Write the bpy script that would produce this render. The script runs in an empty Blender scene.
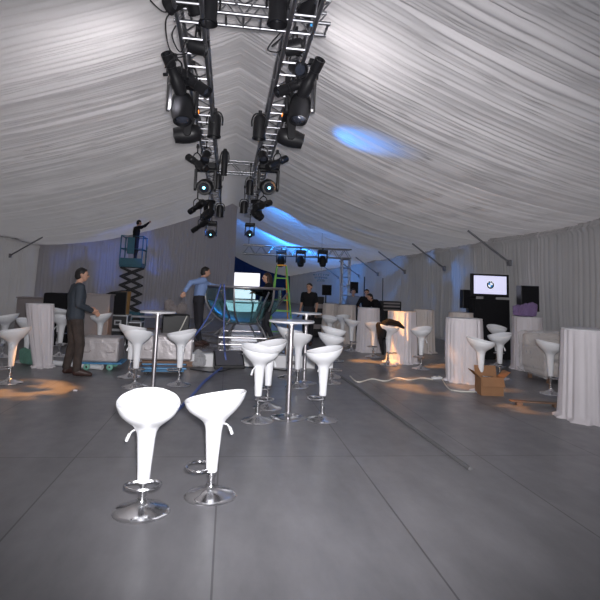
import bpy, bmesh, math, random
import numpy as np
from mathutils import Vector, Matrix
PI = math.pi
scn = bpy.context.scene
COL = scn.collection
random.seed(7)
rng = np.random.default_rng(11)

# ------------------------------------------------------------------ camera
F = 520.0; PX, PY_ = 300.0, 227.0; CAMH = 1.5
v = Vector(((228 - PX) / F, -(287 - PY_) / F, -1)).normalized()      # tent axis (+Y) seen by the camera
h = Vector((1, -.038, 0))
n = h.cross(v).normalized()
if n.y < 0: n = -n
xc = v.cross(n).normalized()
if xc.x < 0: xc = -xc
R = Matrix((xc, v, n))                                                # camera -> world
cam_d = bpy.data.cameras.new('camera'); cam = bpy.data.objects.new('camera', cam_d); COL.objects.link(cam)
cam.matrix_world = Matrix.Translation((0, 0, CAMH)) @ R.to_4x4()
cam_d.sensor_width = 36; cam_d.lens = F / 600 * 36; cam_d.shift_y = -(300 - PY_) / 600
cam_d.clip_end = 200
scn.camera = cam
C0 = Vector((0, 0, CAMH))
def ray(px, py): return R @ Vector(((px - PX) / F, -(py - PY_) / F, -1))
def fl(px, py, z=0.0):                                                # place on a level surface
    d = ray(px, py); t = (z - CAMH) / d.z; return C0 + d * t
def at(px, py, Y):                                                    # place at a distance down the tent
    d = ray(px, py); return C0 + d * (Y / d.y)

# ------------------------------------------------------------------ materials
def mat(name, col, rough=.6, metal=0., spec=.5, emit=None, es=0., noise=0., nscale=8., bump=0., bscale=40., trans=0., alpha=1., coat=0., ior=1.45):
    m = bpy.data.materials.new(name); m.use_nodes = True
    nt = m.node_tree; b = nt.nodes['Principled BSDF']
    b.inputs['Base Color'].default_value = (*col, 1); b.inputs['Roughness'].default_value = rough
    b.inputs['Metallic'].default_value = metal; b.inputs['Specular IOR Level'].default_value = spec
    b.inputs['Transmission Weight'].default_value = trans; b.inputs['Alpha'].default_value = alpha
    b.inputs['Coat Weight'].default_value = coat; b.inputs['IOR'].default_value = ior
    if emit: b.inputs['Emission Color'].default_value = (*emit, 1); b.inputs['Emission Strength'].default_value = es
    tc = nt.nodes.new('ShaderNodeTexCoord')
    if noise:
        nz = nt.nodes.new('ShaderNodeTexNoise'); nz.inputs['Scale'].default_value = nscale; nz.inputs['Detail'].default_value = 5
        mx = nt.nodes.new('ShaderNodeMix'); mx.data_type = 'RGBA'
        mx.inputs['A'].default_value = (*[c * (1 - noise) for c in col], 1); mx.inputs['B'].default_value = (*[min(1, c * (1 + noise)) for c in col], 1)
        nt.links.new(tc.outputs['Object'], nz.inputs['Vector']); nt.links.new(nz.outputs['Fac'], mx.inputs['Factor'])
        nt.links.new(mx.outputs['Result'], b.inputs['Base Color'])
    if bump:
        n2 = nt.nodes.new('ShaderNodeTexNoise'); n2.inputs['Scale'].default_value = bscale; n2.inputs['Detail'].default_value = 4
        bp = nt.nodes.new('ShaderNodeBump'); bp.inputs['Strength'].default_value = bump; bp.inputs['Distance'].default_value = .02
        nt.links.new(tc.outputs['Object'], n2.inputs['Vector']); nt.links.new(n2.outputs['Fac'], bp.inputs['Height'])
        nt.links.new(bp.outputs['Normal'], b.inputs['Normal'])
    return m
def fabric(name, col, tfac, tcol=None, noise=.08, nscale=3., bump=.15):
    m = bpy.data.materials.new(name); m.use_nodes = True; nt = m.node_tree; nt.nodes.clear()
    out = nt.nodes.new('ShaderNodeOutputMaterial'); d = nt.nodes.new('ShaderNodeBsdfDiffuse'); t = nt.nodes.new('ShaderNodeBsdfTranslucent')
    mx = nt.nodes.new('ShaderNodeMixShader'); mx.inputs[0].default_value = tfac
    tc = nt.nodes.new('ShaderNodeTexCoord'); nz = nt.nodes.new('ShaderNodeTexNoise'); nz.inputs['Scale'].default_value = nscale; nz.inputs['Detail'].default_value = 6
    cm = nt.nodes.new('ShaderNodeMix'); cm.data_type = 'RGBA'
    cm.inputs['A'].default_value = (*[c * (1 - noise) for c in col], 1); cm.inputs['B'].default_value = (*[min(1, c * (1 + noise)) for c in col], 1)
    bp = nt.nodes.new('ShaderNodeBump'); bp.inputs['Strength'].default_value = bump; bp.inputs['Distance'].default_value = .01
    n2 = nt.nodes.new('ShaderNodeTexNoise'); n2.inputs['Scale'].default_value = 25
    L = nt.links.new
    L(tc.outputs['Object'], nz.inputs['Vector']); L(tc.outputs['Object'], n2.inputs['Vector']); L(nz.outputs['Fac'], cm.inputs['Factor'])
    L(n2.outputs['Fac'], bp.inputs['Height']); L(bp.outputs['Normal'], d.inputs['Normal'])
    L(cm.outputs['Result'], d.inputs['Color'])
    if tcol: t.inputs['Color'].default_value = (*tcol, 1)
    else: L(cm.outputs['Result'], t.inputs['Color'])
    L(d.outputs[0], mx.inputs[1]); L(t.outputs[0], mx.inputs[2]); L(mx.outputs[0], out.inputs[0])
    return m
M = dict(
    white=mat('glossy_white_plastic', (.80, .81, .84), .22, coat=.3),
    chrome=mat('chrome', (.72, .72, .74), .16, 1.),
    steel=mat('brushed_steel', (.50, .48, .50), .38, 1., noise=.1, nscale=60),
    alu=mat('truss_aluminium', (.38, .385, .41), .38, 1., noise=.12, nscale=20),
    black=mat('black_housing', (.009, .009, .011), .42, noise=.2),
    blackfab=mat('black_cloth', (.012, .012, .014), .9, spec=.2, bump=.4),
    rubber=mat('black_rubber', (.02, .02, .022), .6),
    lensglass=mat('dark_lens_glass', (.03, .035, .05), .08, coat=.6),
    lenslit=mat('lit_cyan_lens', (.1, .4, .6), .2, emit=(.25, .8, 1.), es=5.),
    orange_led=mat('amber_display', (.4, .1, .02), .4, emit=(1., .25, .03), es=3.),
    meshgrille=mat('grey_grille', (.13, .13, .15), .5, .5, bump=.8, bscale=120),
    wood=mat('laminate_top', (.62, .62, .65), .3, coat=.2),
    cloth=fabric('white_satin_cloth', (.74, .70, .73), .12, noise=.05),
    cloth2=fabric('ivory_cloth', (.66, .60, .57), .12, noise=.06),
    lace=fabric('white_lace', (.78, .77, .80), .1, noise=.2, nscale=30, bump=.8),
    silver=mat('silver_padded_cover', (.46, .43, .44), .38, .35, noise=.15, nscale=5, bump=.6, bscale=9),
    bluepaint=mat('blue_painted_steel', (.06, .22, .42), .4, noise=.15),
    teal=mat('teal_painted_steel', (.035, .14, .20), .45, noise=.2),
    greenwheel=mat('green_wheel', (.18, .42, .33), .5),
    yellow=mat('yellow_tape', (.75, .42, .05), .5),
    cardboard=mat('cardboard', (.27, .14, .07), .85, noise=.15, nscale=6),
    purple=mat('purple_cloth', (.22, .15, .30), .85, bump=.6, bscale=15, noise=.2),
    greenladder=mat('green_fibreglass', (.20, .52, .10), .45),
    orangeladder=mat('orange_fibreglass', (.85, .38, .04), .45),
    glass=mat('tank_glass', (.80, .93, .93), .03, trans=1., ior=1.12),
    water=mat('tank_water', (.45, .70, .72), .05, trans=.85, ior=1.1),
    stagewhite=mat('white_stage_fascia', (.70, .70, .72), .4),
    stagetop=mat('grey_stage_deck', (.30, .31, .34), .12, coat=.5),
    hose=mat('blue_hose', (.09, .14, .42), .45),
    wire=mat('black_cable', (.015, .015, .017), .5),
    whitewire=mat('white_cable', (.70, .68, .62), .5),
    plastic=mat('clear_crumpled_plastic', (.72, .72, .74), .18, trans=.55, ior=1.1, bump=1., bscale=12),
    greenplastic=mat('green_plastic_film', (.16, .32, .26), .3, trans=.3, ior=1.1, bump=1., bscale=10),
    screen=mat('tv_lit_screen', (.6, .6, .7), .4, emit=(.62, .62, .86), es=.85),
    bigscreen=mat('bright_projection', (.8, .8, .9), .4, emit=(.93, .93, 1.), es=1.1),
    e_blue=mat('emblem_blue', (.02, .15, .4), .4, emit=(.03, .25, .62), es=.7),
    e_white=mat('emblem_white', (.8, .8, .8), .4, emit=(.85, .87, .95), es=.85),
    e_black=mat('emblem_black', (.01, .01, .012), .4),
    gold=mat('gold_brocade', (.30, .17, .06), .5, noise=.6, nscale=9, bump=.5),
    brown=mat('brown_wood', (.20, .12, .08), .6, noise=.25, nscale=7),
    greypanel=mat('grey_panel', (.25, .22, .22), .55, noise=.15, nscale=4),
    brace=mat('grey_brace_steel', (.24, .24, .26), .45, .5),
    skin=mat('skin', (.48, .27, .19), .55), hair=mat('black_hair', (.012, .010, .010), .5),
    hairbrown=mat('dark_brown_hair', (.035, .018, .013), .45),
    shirtblue=mat('blue_shirt', (.20, .29, .52), .8, bump=.4, bscale=14),
    shirtgrey=mat('grey_blue_shirt', (.16, .20, .30), .8, bump=.4, bscale=14),
    darkblue=mat('dark_navy_jacket', (.035, .045, .060), .7, bump=.5, bscale=12),
    trousers=mat('dark_trousers', (.018, .018, .024), .85, bump=.4, bscale=12),
    camo=mat('worn_brown_trousers', (.050, .038, .034), .85, noise=.7, nscale=9, bump=.4),
    shoe=mat('dark_brown_shoe', (.045, .022, .018), .45), eye=mat('dark_eye', (.01, .01, .01), .2),
    strap=mat('blue_tape', (.05, .35, .75), .5),
    crystal=mat('crystal_glass', (.55, .75, .95), .05, metal=.7),
)
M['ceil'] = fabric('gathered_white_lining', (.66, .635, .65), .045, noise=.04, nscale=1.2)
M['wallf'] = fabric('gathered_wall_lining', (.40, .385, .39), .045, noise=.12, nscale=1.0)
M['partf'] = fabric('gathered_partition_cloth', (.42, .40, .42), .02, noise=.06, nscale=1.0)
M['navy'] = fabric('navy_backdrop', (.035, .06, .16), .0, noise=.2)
def floor_mat():
    m = mat('grey_vinyl_floor', (.15, .15, .16), .34, spec=.5)
    nt = m.node_tree; b = nt.nodes['Principled BSDF']; L = nt.links.new
    tc = nt.nodes.new('ShaderNodeTexCoord')
    nz = nt.nodes.new('ShaderNodeTexNoise'); nz.inputs['Scale'].default_value = 1.1; nz.inputs['Detail'].default_value = 9; nz.inputs['Roughness'].default_value = .65
    mp = nt.nodes.new('ShaderNodeMapping'); mp.inputs['Scale'].default_value = (2.4, .8, 1)
    cr = nt.nodes.new('ShaderNodeValToRGB'); cr.color_ramp.elements[0].position = .3; cr.color_ramp.elements[0].color = (.155, .154, .165, 1)
    cr.color_ramp.elements[1].position = .75; cr.color_ramp.elements[1].color = (.245, .24, .258, 1)
    br = nt.nodes.new('ShaderNodeTexBrick'); br.inputs['Scale'].default_value = 1.; br.inputs['Mortar Size'].default_value = .006
    br.inputs['Brick Width'].default_value = 1.22; br.inputs['Row Height'].default_value = 2.44; br.offset = 0
    br.inputs['Color1'].default_value = (1, 1, 1, 1); br.inputs['Color2'].default_value = (.93, .93, .93, 1); br.inputs['Mortar'].default_value = (.45, .45, .45, 1)
    mu = nt.nodes.new('ShaderNodeMix'); mu.data_type = 'RGBA'; mu.blend_type = 'MULTIPLY'; mu.inputs['Factor'].default_value = 1
    n2 = nt.nodes.new('ShaderNodeTexNoise'); n2.inputs['Scale'].default_value = 5; n2.inputs['Detail'].default_value = 6
    mr = nt.nodes.new('ShaderNodeMapRange'); mr.inputs['To Min'].default_value = .24; mr.inputs['To Max'].default_value = .46
    bp = nt.nodes.new('ShaderNodeBump'); bp.inputs['Strength'].default_value = .12; bp.inputs['Distance'].default_value = .01
    L(tc.outputs['Object'], mp.inputs['Vector']); L(mp.outputs[0], nz.inputs['Vector']); L(nz.outputs['Fac'], cr.inputs['Fac'])
    L(tc.outputs['Object'], br.inputs['Vector']); L(cr.outputs[0], mu.inputs['A']); L(br.outputs['Color'], mu.inputs['B']); L(mu.outputs['Result'], b.inputs['Base Color'])
    L(tc.outputs['Object'], n2.inputs['Vector']); L(n2.outputs['Fac'], mr.inputs['Value']); L(mr.outputs[0], b.inputs['Roughness'])
    L(nz.outputs['Fac'], bp.inputs['Height']); L(bp.outputs['Normal'], b.inputs['Normal'])
    return m
M['floor'] = floor_mat()

# ------------------------------------------------------------------ mesh helpers
def frame_of(d):
    d = Vector(d).normalized()
    up = Vector((0, 0, 1)) if abs(d.z) < .95 else Vector((0, 1, 0))
    a = d.cross(up).normalized(); b = a.cross(d).normalized()
    return a, b, d
class MB:
    def __init__(s): s.v = []; s.f = []
    def add(s, vs, fs):
        o = len(s.v); s.v += [tuple(x) for x in vs]; s.f += [tuple(i + o for i in f) for f in fs]; return s
    def box(s, c, d, rz=0, M3=None):
        vs = []
        rot = M3 or Matrix.Rotation(rz, 3, 'Z')
        for i in (-1, 1):
            for j in (-1, 1):
                for k in (-1, 1):
                    vs.append(Vector(c) + rot @ Vector((i * d[0] / 2, j * d[1] / 2, k * d[2] / 2)))
        return s.add(vs, [(0, 1, 3, 2), (4, 6, 7, 5), (0, 4, 5, 1), (2, 3, 7, 6), (0, 2, 6, 4), (1, 5, 7, 3)])
    def rings(s, rs, close=True, cap=True):
        n = len(rs[0]); vs = [p for r in rs for p in r]; fs = []
        for i in range(len(rs) - 1):
            for j in range(n if close else n - 1):
                a = i * n + j; b = i * n + (j + 1) % n
                fs.append((a, b, b + n, a + n))
        if cap: fs.append(tuple(range(n))[::-1]); fs.append(tuple((len(rs) - 1) * n + k for k in range(n)))
        return s.add(vs, fs)
    def tube(s, pts, r, n=10, closed=False, cap=True):
        pts = [Vector(p) for p in pts]; rs = []
        rad = r if isinstance(r, (list, tuple)) else [r] * len(pts)
        a0 = None
        for i, p in enumerate(pts):
            if closed: d = pts[(i + 1) % len(pts)] - pts[i - 1]
            else: d = pts[min(i + 1, len(pts) - 1)] - pts[max(i - 1, 0)]
            if d.length < 1e-9: d = Vector((0, 0, 1))
            d.normalize()
            if a0 is None: a, b, _ = frame_of(d)
            else:
                a = (a0 - d * a0.dot(d))
                a = a.normalized() if a.length > 1e-6 else frame_of(d)[0]
                b = a.cross(d).normalized()
            a0 = a
            rs.append([p + a * math.cos(2 * PI * k / n) * rad[i] + b * math.sin(2 * PI * k / n) * rad[i] for k in range(n)])
        if closed: rs.append(rs[0]); cap = False
        return s.rings(rs, cap=cap)
    def lathe(s, prof, o=(0, 0, 0), d=(0, 0, 1), n=24, cap=False, sx=1, sy=1):
        a, b, d = frame_of(d); o = Vector(o)
        if abs(d.z) > .95: a, b = Vector((1, 0, 0)), Vector((0, 1, 0))
        return s.rings([[o + d * z + (a * math.cos(2 * PI * k / n) * sx + b * math.sin(2 * PI * k / n) * sy) * max(r, 1e-4) for k in range(n)] for r, z in prof], cap=cap)
    def ball(s, c, r, n=14, m=9):
        r = r if isinstance(r, (tuple, list)) else (r, r, r)
        return s.rings([[Vector(c) + Vector((r[0] * math.sin(t) * math.cos(2 * PI * k / n), r[1] * math.sin(t) * math.sin(2 * PI * k / n), -r[2] * math.cos(t))) for k in range(n)]
                        for t in [max(1e-3, min(PI - 1e-3, PI * i / m)) for i in range(m + 1)]], cap=True)
    def build(s, name, m, parent=None, smooth=True, bevel=0, ang=40, loc=None, mats=None, idx=None, subsurf=0):
        me = bpy.data.meshes.new(name); me.from_pydata(s.v, [], s.f)
        bm = bmesh.new(); bm.from_mesh(me); bmesh.ops.recalc_face_normals(bm, faces=bm.faces[:]); bm.to_mesh(me); bm.free()
        o = bpy.data.objects.new(name, me); COL.objects.link(o)
        for q in (mats or [m]): me.materials.append(q)
        if idx is not None: me.polygons.foreach_set('material_index', idx)
        if smooth:
            me.polygons.foreach_set('use_smooth', [True] * len(me.polygons))
            me.set_sharp_from_angle(angle=math.radians(ang))
        if bevel:
            b = o.modifiers.new('bevel', 'BEVEL'); b.width = bevel; b.segments = 2; b.limit_method = 'ANGLE'
        if subsurf:
            q = o.modifiers.new('sub', 'SUBSURF'); q.levels = subsurf; q.render_levels = subsurf
        if parent: o.parent = parent
        if loc is not None: o.location = loc
        return o
def tag(o, label=None, cat=None, group=None, kind=None):
    if label: o['label'] = label
    if cat: o['category'] = cat
    if group: o['group'] = group
    if kind: o['kind'] = kind
    return o
def thing(name, loc, rz, label, cat, group=None):
    o = bpy.data.objects.new(name, None); COL.objects.link(o)
    o.empty_display_size = .1
    o.location = loc; o.rotation_euler = (0, 0, rz); return tag(o, label, cat, group)
def copy_tree(o, parent=None):
    c = o.copy(); COL.objects.link(c); c.parent = parent
    for ch in [x for x in ALLCH(o)]: copy_tree(ch, c)
    return c
def ALLCH(o): return [x for x in bpy.data.objects if x.parent == o]
def curve(pts, n=8):                                                   # Catmull-Rom through points
    P = [Vector(p) for p in pts]; P = [P[0] * 2 - P[1]] + P + [P[-1] * 2 - P[-2]]; out = []
    for i in range(1, len(P) - 2):
        for k in range(n):
            t = k / n; a, b, c, d = P[i - 1:i + 3]
            out.append(.5 * ((2 * b) + (c - a) * t + (2 * a - 5 * b + 4 * c - d) * t * t + (3 * b - a - 3 * c + d) * t ** 3))
    out.append(P[-2]); return out

# ------------------------------------------------------------------ tent shell
XL, XR, EAVE, RIDGE = -8.6, 7.3, 3.15, 5.55
YN, YP, YE = -4.0, 25.0, 62.0
FR = [1.1 + 4.1 * i for i in range(-1, 16)]
def fold_table(L, wmin, wmax, amin, amax, seed):
    g = np.random.default_rng(seed); step = .01; N = int(L / step) + 10; h_ = np.zeros(N); x = 0
    while x < L:
        w = g.uniform(wmin, wmax); a = g.uniform(amin, amax); i0 = int(x / step); i1 = min(N, int((x + w) / step) + 1)
        t = (np.arange(i0, i1) * step - x) / w; t = np.clip(t, 0, 1)
        h_[i0:i1] = a * np.sin(PI * t) ** .75; x += w
    return h_
def fold_eval(tab, x): return np.interp(x, np.arange(len(tab)) * .01, tab)
TA = fold_table(80, .05, .17, .012, .040, 1); TB = fold_table(80, .05, .15, .010, .038, 2); TC = fold_table(80, .3, .9, .01, .05, 3)
def lowfreq(x, y, s, seed):
    g = np.random.default_rng(seed); r = np.zeros_like(x)
    for _ in range(5):
        a, b, p = g.normal(0, s), g.normal(0, s), g.uniform(0, 6.28); r += np.sin(a * x + b * y + p)
    return r / 3
def roof_z(x): return EAVE + (RIDGE - EAVE) * np.clip(1 - np.abs(x) / np.where(x < 0, -XL, XR), 0, 1) ** 1.67
def grid_obj(name, X, Y, Z, m, mask=None):
    a, b = X.shape; co = np.stack([X, Y, Z], -1).reshape(-1, 3)
    i, j = np.meshgrid(np.arange(a - 1), np.arange(b - 1), indexing='ij'); q = (i * b + j)
    f = np.stack([q, q + b, q + b + 1, q + 1], -1).reshape(-1, 4)
    if mask is not None: f = f[mask[:-1, :-1].reshape(-1)]
    me = bpy.data.meshes.new(name); me.from_pydata(co.tolist(), [], f.tolist()); me.materials.append(m)
    me.polygons.foreach_set('use_smooth', [True] * len(me.polygons)); me.update()
    o = bpy.data.objects.new(name, me); COL.objects.link(o); return o
def ceiling():
    ys = np.concatenate([np.arange(YN, 1.5, .08), np.arange(1.5, 14, .018), np.arange(14, YP, .03), np.arange(YP, YE + .05, .06)])
    xs = np.concatenate([np.linspace(XL - .05, 0, 30), np.linspace(0, XR + .05, 26)[1:]])
    Y, X = np.meshgrid(ys, xs, indexing='ij')
    wl = np.where(X < 0, -XL, XR); u = np.abs(X) / wl
    yy = Y + 5 + .10 * lowfreq(X, Y, .7, 4) + .05 * lowfreq(X, Y, 2., 14)
    mixf = .5 + .5 * np.clip(lowfreq(X, Y * .6, 1.3, 5), -1, 1)
    off = np.where(X < 0, 0, 3.37)
    P_ = fold_eval(TA, yy + off) * mixf + fold_eval(TB, yy + off) * (1 - mixf) + .8 * fold_eval(TC, yy + off)
    # each bay sags a little between the frames, and is pinched on the frame line
    ph = ((Y - FR[0]) % 4.1) / 4.1; edge = np.minimum(ph, 1 - ph) * 4.1
    Z = roof_z(X) - 1.5 * P_ * (.55 + .45 * np.sin(PI * np.clip(u, 0, 1)))
    Z += .05 * np.exp(-(edge / .035) ** 2) - .05 * np.sin(PI * ph)
    # beyond the partition the lining droops lower on the right side
    o = grid_obj('ceiling', X, Y, Z, M['ceil'], mask=~((Y > YP + .4) & (X < -.9)))
    o['kind'] = 'structure'
ceiling()
def wall_curtain(name, x, y0, y1, z1, sgn, m, seed, y_dir=True, topfun=None, step=.03):
    ts = np.arange(y0, y1 + step, step); zs = np.array([0, .05, .3, .7, 1.2, 1.7, 2.2, 2.6, 2.85, 2.93, 2.97, 3.02, 3.06, 3.10, 3.15])
    zn = zs / 3.15
    T, ZN = np.meshgrid(ts, zn, indexing='ij')
    top = z1 if topfun is None else topfun(T)
    Z = ZN * top
    tab = fold_table(80, .06, .22, .012, .055, seed); tab2 = fold_table(80, .03, .08, .02, .06, seed + 1)
    w = .05 * lowfreq(T, Z, 1., seed)
    D = fold_eval(tab, T + 10 + w) * (.6 + .4 * (1 - ZN)) + .04 * lowfreq(T, Z, 1.6, seed + 2)
    if topfun is None: D = D + np.where(ZN > .925, fold_eval(tab2, T + 10) + .03 * np.sin(ZN * 90), 0)
    if y_dir: o = grid_obj(name, x + sgn * D, T, Z, m)
    else: o = grid_obj(name, T, x + sgn * D, Z, m)
    o['kind'] = 'structure'; return o
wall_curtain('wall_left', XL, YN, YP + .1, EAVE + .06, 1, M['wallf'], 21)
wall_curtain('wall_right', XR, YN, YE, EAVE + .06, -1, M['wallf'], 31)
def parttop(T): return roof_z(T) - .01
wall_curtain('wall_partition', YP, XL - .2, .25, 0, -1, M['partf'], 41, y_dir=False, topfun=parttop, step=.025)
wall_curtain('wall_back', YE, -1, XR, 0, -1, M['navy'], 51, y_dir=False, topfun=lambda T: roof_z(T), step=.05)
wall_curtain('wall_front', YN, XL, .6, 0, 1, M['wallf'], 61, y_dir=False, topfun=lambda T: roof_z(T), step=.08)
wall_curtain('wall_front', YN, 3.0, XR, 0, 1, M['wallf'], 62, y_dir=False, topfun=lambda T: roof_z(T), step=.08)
fm = MB(); fm.box((-.65, 29, -.05), (16.6, 66.4, .1)); fo = fm.build('floor', M['floor'], smooth=False); fo['kind'] = 'structure'
# left side beyond the partition (closes the tent)
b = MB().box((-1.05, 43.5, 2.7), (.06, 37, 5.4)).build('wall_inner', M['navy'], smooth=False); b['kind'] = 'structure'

for i, (Y, side, lab) in enumerate([(12.6, 1, 'grey diagonal knee brace on the right wall above the television'), (16.7, 1, 'second grey knee brace along the right wall, over the small draped tables'),
        (20.7, 1, 'third grey knee brace along the right wall, beyond the sound gear'), (24.6, 1, 'fourth grey knee brace along the right wall, just right of the truss leg'),
        (28.4, 1, 'fifth and faint knee brace on the right wall seen past the truss leg'), (33.8, 1, 'farthest knee brace on the right wall, left of the truss leg'),
        (21.6, -1, 'grey diagonal knee brace at the top of the left wall')]):
    X = XR - .16 if side > 0 else XL + .16
    p0 = Vector((X, Y, 2.42)); p1 = Vector((X - side * 1.1, Y, 3.17))
    t = thing('knee_brace', p0, 0, lab, 'roof brace', None)
    MB().tube([(0, 0, 0), p1 - p0], .028, 8).build('brace_bar', M['brace'], t)
    MB().box((side * .02, 0, -.03), (.08, .12, .16)).build('wall_bracket', M['brace'], t, bevel=.005)

# ------------------------------------------------------------------ bar stools
def seat_mb(w=.212):
    prof = [(.040, -.52, 0), (.042, -.515, 0), (.046, -.42, 0), (.054, -.32, 0), (.060, -.235, 0), (.068, -.195, .03), (.086, -.162, .1), (.116, -.135, .22), (.152, -.105, .42),
            (.184, -.070, .7), (.203, -.036, .88), (.211, -.006, 1), (.212, .004, 1.02), (.207, .008, 1.02), (.198, -.004, .98), (.172, -.034, .8), (.13, -.060, .5), (.08, -.075, .25), (.03, -.080, .08), (.002, -.081, 0)]
    nn = 40; rs = []
    for r, z, t in prof:
        ring = []
        for k in range(nn):
            a = 2 * PI * k / nn; c = math.cos(a)                     # +Y = high back
            lift = t * (.038 * c + .012 * c * c - .006)
            ring.append(Vector((math.sin(a) * r * w / .212, c * r * (1 + .06 * t), z + lift)))
        rs.append(ring)
    return MB().rings(rs)
STOOL = {}
def make_stool(H):
    """a stool with its parts, seat rim at height H"""
    root = thing('bar_stool', (0, 0, 0), 0, 'stool', 'bar stool')
    key = 'm'
    if key not in STOOL:
        st = seat_mb().build('seat', M['white'], None, ang=60)
        ba = MB().lathe([(.185, 0), (.187, .004), (.18, .012), (.16, .020), (.10, .034), (.055, .050), (.040, .062), (.034, .085), (.0, .085)], n=40).build('base', M['chrome'])
        pi = MB().lathe([(.0, .06), (.026, .06), (.026, .13), (.030, .131), (.030, .155), (.0185, .156), (.0185, .60), (0, .60)], n=20).build('gas_piston', M['chrome'])
        rg = MB()
        rg.tube(curve([(-.02, -.02, 0), (-.085, -.03, 0), (-.11, -.10, 0), (-.07, -.165, 0), (0, -.18, 0), (.07, -.165, 0), (.11, -.10, 0), (.085, -.03, 0), (.02, -.02, 0)], 5), .010, 8)
        rg.lathe([(.020, -.02), (.032, -.018), (.032, .018), (.020, .02)], n=18)
        rg = rg.build('footrest', M['chrome'])
        lv = MB().tube(curve([(.03, .0, 0), (.10, 0, -.01), (.135, 0, -.05)], 5), .006, 7).tube([(.128, 0, -.035), (.15, 0, -.085)], .011, 8).build('height_lever', M['white'])
        STOOL[key] = (st, ba, pi, rg, lv); use = STOOL[key]; first = True
    else:
        use = []
        for o in STOOL[key]:
            c = o.copy(); COL.objects.link(c); use.append(c)
    st, ba, pi, rg, lv = use
    for o in use: o.parent = root
    st.location = (0, 0, H); lv.location = (0, 0, H - .19); rg.location = (0, 0, max(.2, H - .52 - .03)); pi.location = (0, 0, 0)
    return root
def stool(px, py, back, H, label, group=None, sc=1., lever=0, pos=None):
    p = pos or fl(px, py)
    r = make_stool(H); r.location = (p.x, p.y, 0); r.rotation_euler = (0, 0, math.radians(back)); r.scale = (sc, sc, sc)
    r['label'] = label
    if group: r['group'] = group
    for c in ALLCH(r):
        if c.name.startswith('height_lever'): c.rotation_euler = (0, 0, math.radians(lever))
    return r
GF = 'white stools in the middle of the floor'
# back = direction (deg from +Y, counter-clockwise) in which the high backrest points
def sp(px, D, ): 
    q = at(px, 300, D); return Vector((q.x, q.y, 0))
stool(0, 0, 8, .71, 'overexposed white bar stool at lower left foreground, its round seat opening toward us', 'white stools in the foreground', pos=sp(156, 3.75), lever=150)
stool(0, 0, -95, .69, 'overexposed white bar stool in the foreground, its seat tilting up to the right', 'white stools in the foreground', pos=sp(221, 4.0), lever=120)
stool(134.5, 387, 180, .79, 'white bar stool in front of its twin left of the left cocktail table', GF, lever=0)
stool(129, 377, 120, .80, 'white bar stool half hidden behind another, left of the left cocktail table', GF, lever=180)
stool(178.5, 385, -70, .78, 'white bar stool just right of the left cocktail table, beside the blue dolly', GF)
stool(257, 421, 50, .80, 'nearer of two white bar stools left of the central cocktail table', GF, lever=180)
stool(267, 408, -60, .80, 'white bar stool partly behind another, left of the central cocktail table', GF, lever=0)
stool(322, 420, -75, .80, 'white bar stool at the right of the central cocktail table, seat rising right', GF, lever=180)
stool(297, 387, 175, .79, 'white bar stool in front of a hidden one, right behind the central cocktail table pole', GF)
stool(288, 378, 90, .81, 'white bar stool mostly hidden between the two right cocktail tables, seat rising left', GF)
stool(330, 383, 80, .76, 'white bar stool right of the rear cocktail table, nearer of an overlapping pair', GF)
stool(332.5, 377, 75, .83, 'white bar stool right of the rear cocktail table, farther of an overlapping pair', GF)
GL = 'white stools along the left side'
stool(9, 383, -80, .76, 'white bar stool at the left edge of the hall, nearest there, seat rising right', GL)
stool(25, 362, 60, .74, 'white bar stool whose base is wrapped in green plastic film at the left', GL)
stool(2, 357, -60, .78, 'white bar stool cut by the left edge of the photo', GL)
stool(59, 356, 180, .78, 'white bar stool right behind the standing man in the dark jacket', GL)
stool(57, 345, 90, .82, 'farther white bar stool behind the black box and the jacketed man', GL)
stool(98, 353, -70, .80, 'warmly lit white bar stool right of the jacketed man, behind the silver case', GL)
GR = 'white stools around the draped tables'
stool(329, 348, 20, .80, 'small far white bar stool in front of the farthest draped table', GR)
stool(342, 346, 180, .82, 'far bar stool with visible chrome pole left of another far white stool', GR)
stool(351, 351, 90, .78, 'far white bar stool in front of the second farthest draped table', GR)
stool(373, 357, 180, .78, 'white bar stool in warm light before the third draped table', GR)
st_j = stool(388, 365, 90, .80, 'white bar stool with a black garment hung over it', GR)
stool(421, 369, -60, .80, 'white bar stool on the right of the warmly lit draped table', GR)
stool(481, 391.5, 60, .80, 'white bar stool standing behind the open cardboard box', GR)
stool(500, 379, -80, .80, 'white bar stool right of the one behind the cardboard box, its seat rising right', GR)
stool(497, 366, 0, .84, 'white bar stool farther back under the television stand', GR)
stool(551, 394, 60, .80, 'white bar stool against the plastic wrapped sofa beside the near draped table', GR)

# ------------------------------------------------------------------ cocktail tables
def cocktail_table(p, label, r=.30, H=1.13):
    t = thing('cocktail_table', (p.x, p.y, 0), .2, label, 'table', 'round cocktail tables on steel poles')
    MB().lathe([(0, H - .024), (r - .006, H - .024), (r, H - .018), (r, H - .004), (r - .004, H), (0, H)], n=48).build('table_top', M['wood'], t)
    MB().lathe([(0, H - .05), (.075, H - .05), (.075, H - .0242), (0, H - .0242)], n=24).build('mounting_plate', M['steel'], t)
    MB().lathe([(.0, .02), (.030, .02), (.030, H - .05), (0, H - .05)], n=24).build('pole', M['steel'], t)
    MB().lathe([(0, 0), (.208, 0), (.209, .005), (.20, .011), (.12, .018), (.05, .026), (.036, .05), (0, .05)], n=40).build('base', M['chrome'], t)
    return t
q = fl(288, 417.5); cocktail_table(Vector((q.x, q.y - .0, 0)), 'central high cocktail table with pale round top and thick steel pole', .275)
cocktail_table(fl(304, 383), 'rear cocktail table behind the central one, its pole standing between stools', .25)
cocktail_table(fl(152.5, 392), 'left cocktail table with thin round top beside the blue dolly', .25, 1.12)

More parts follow.
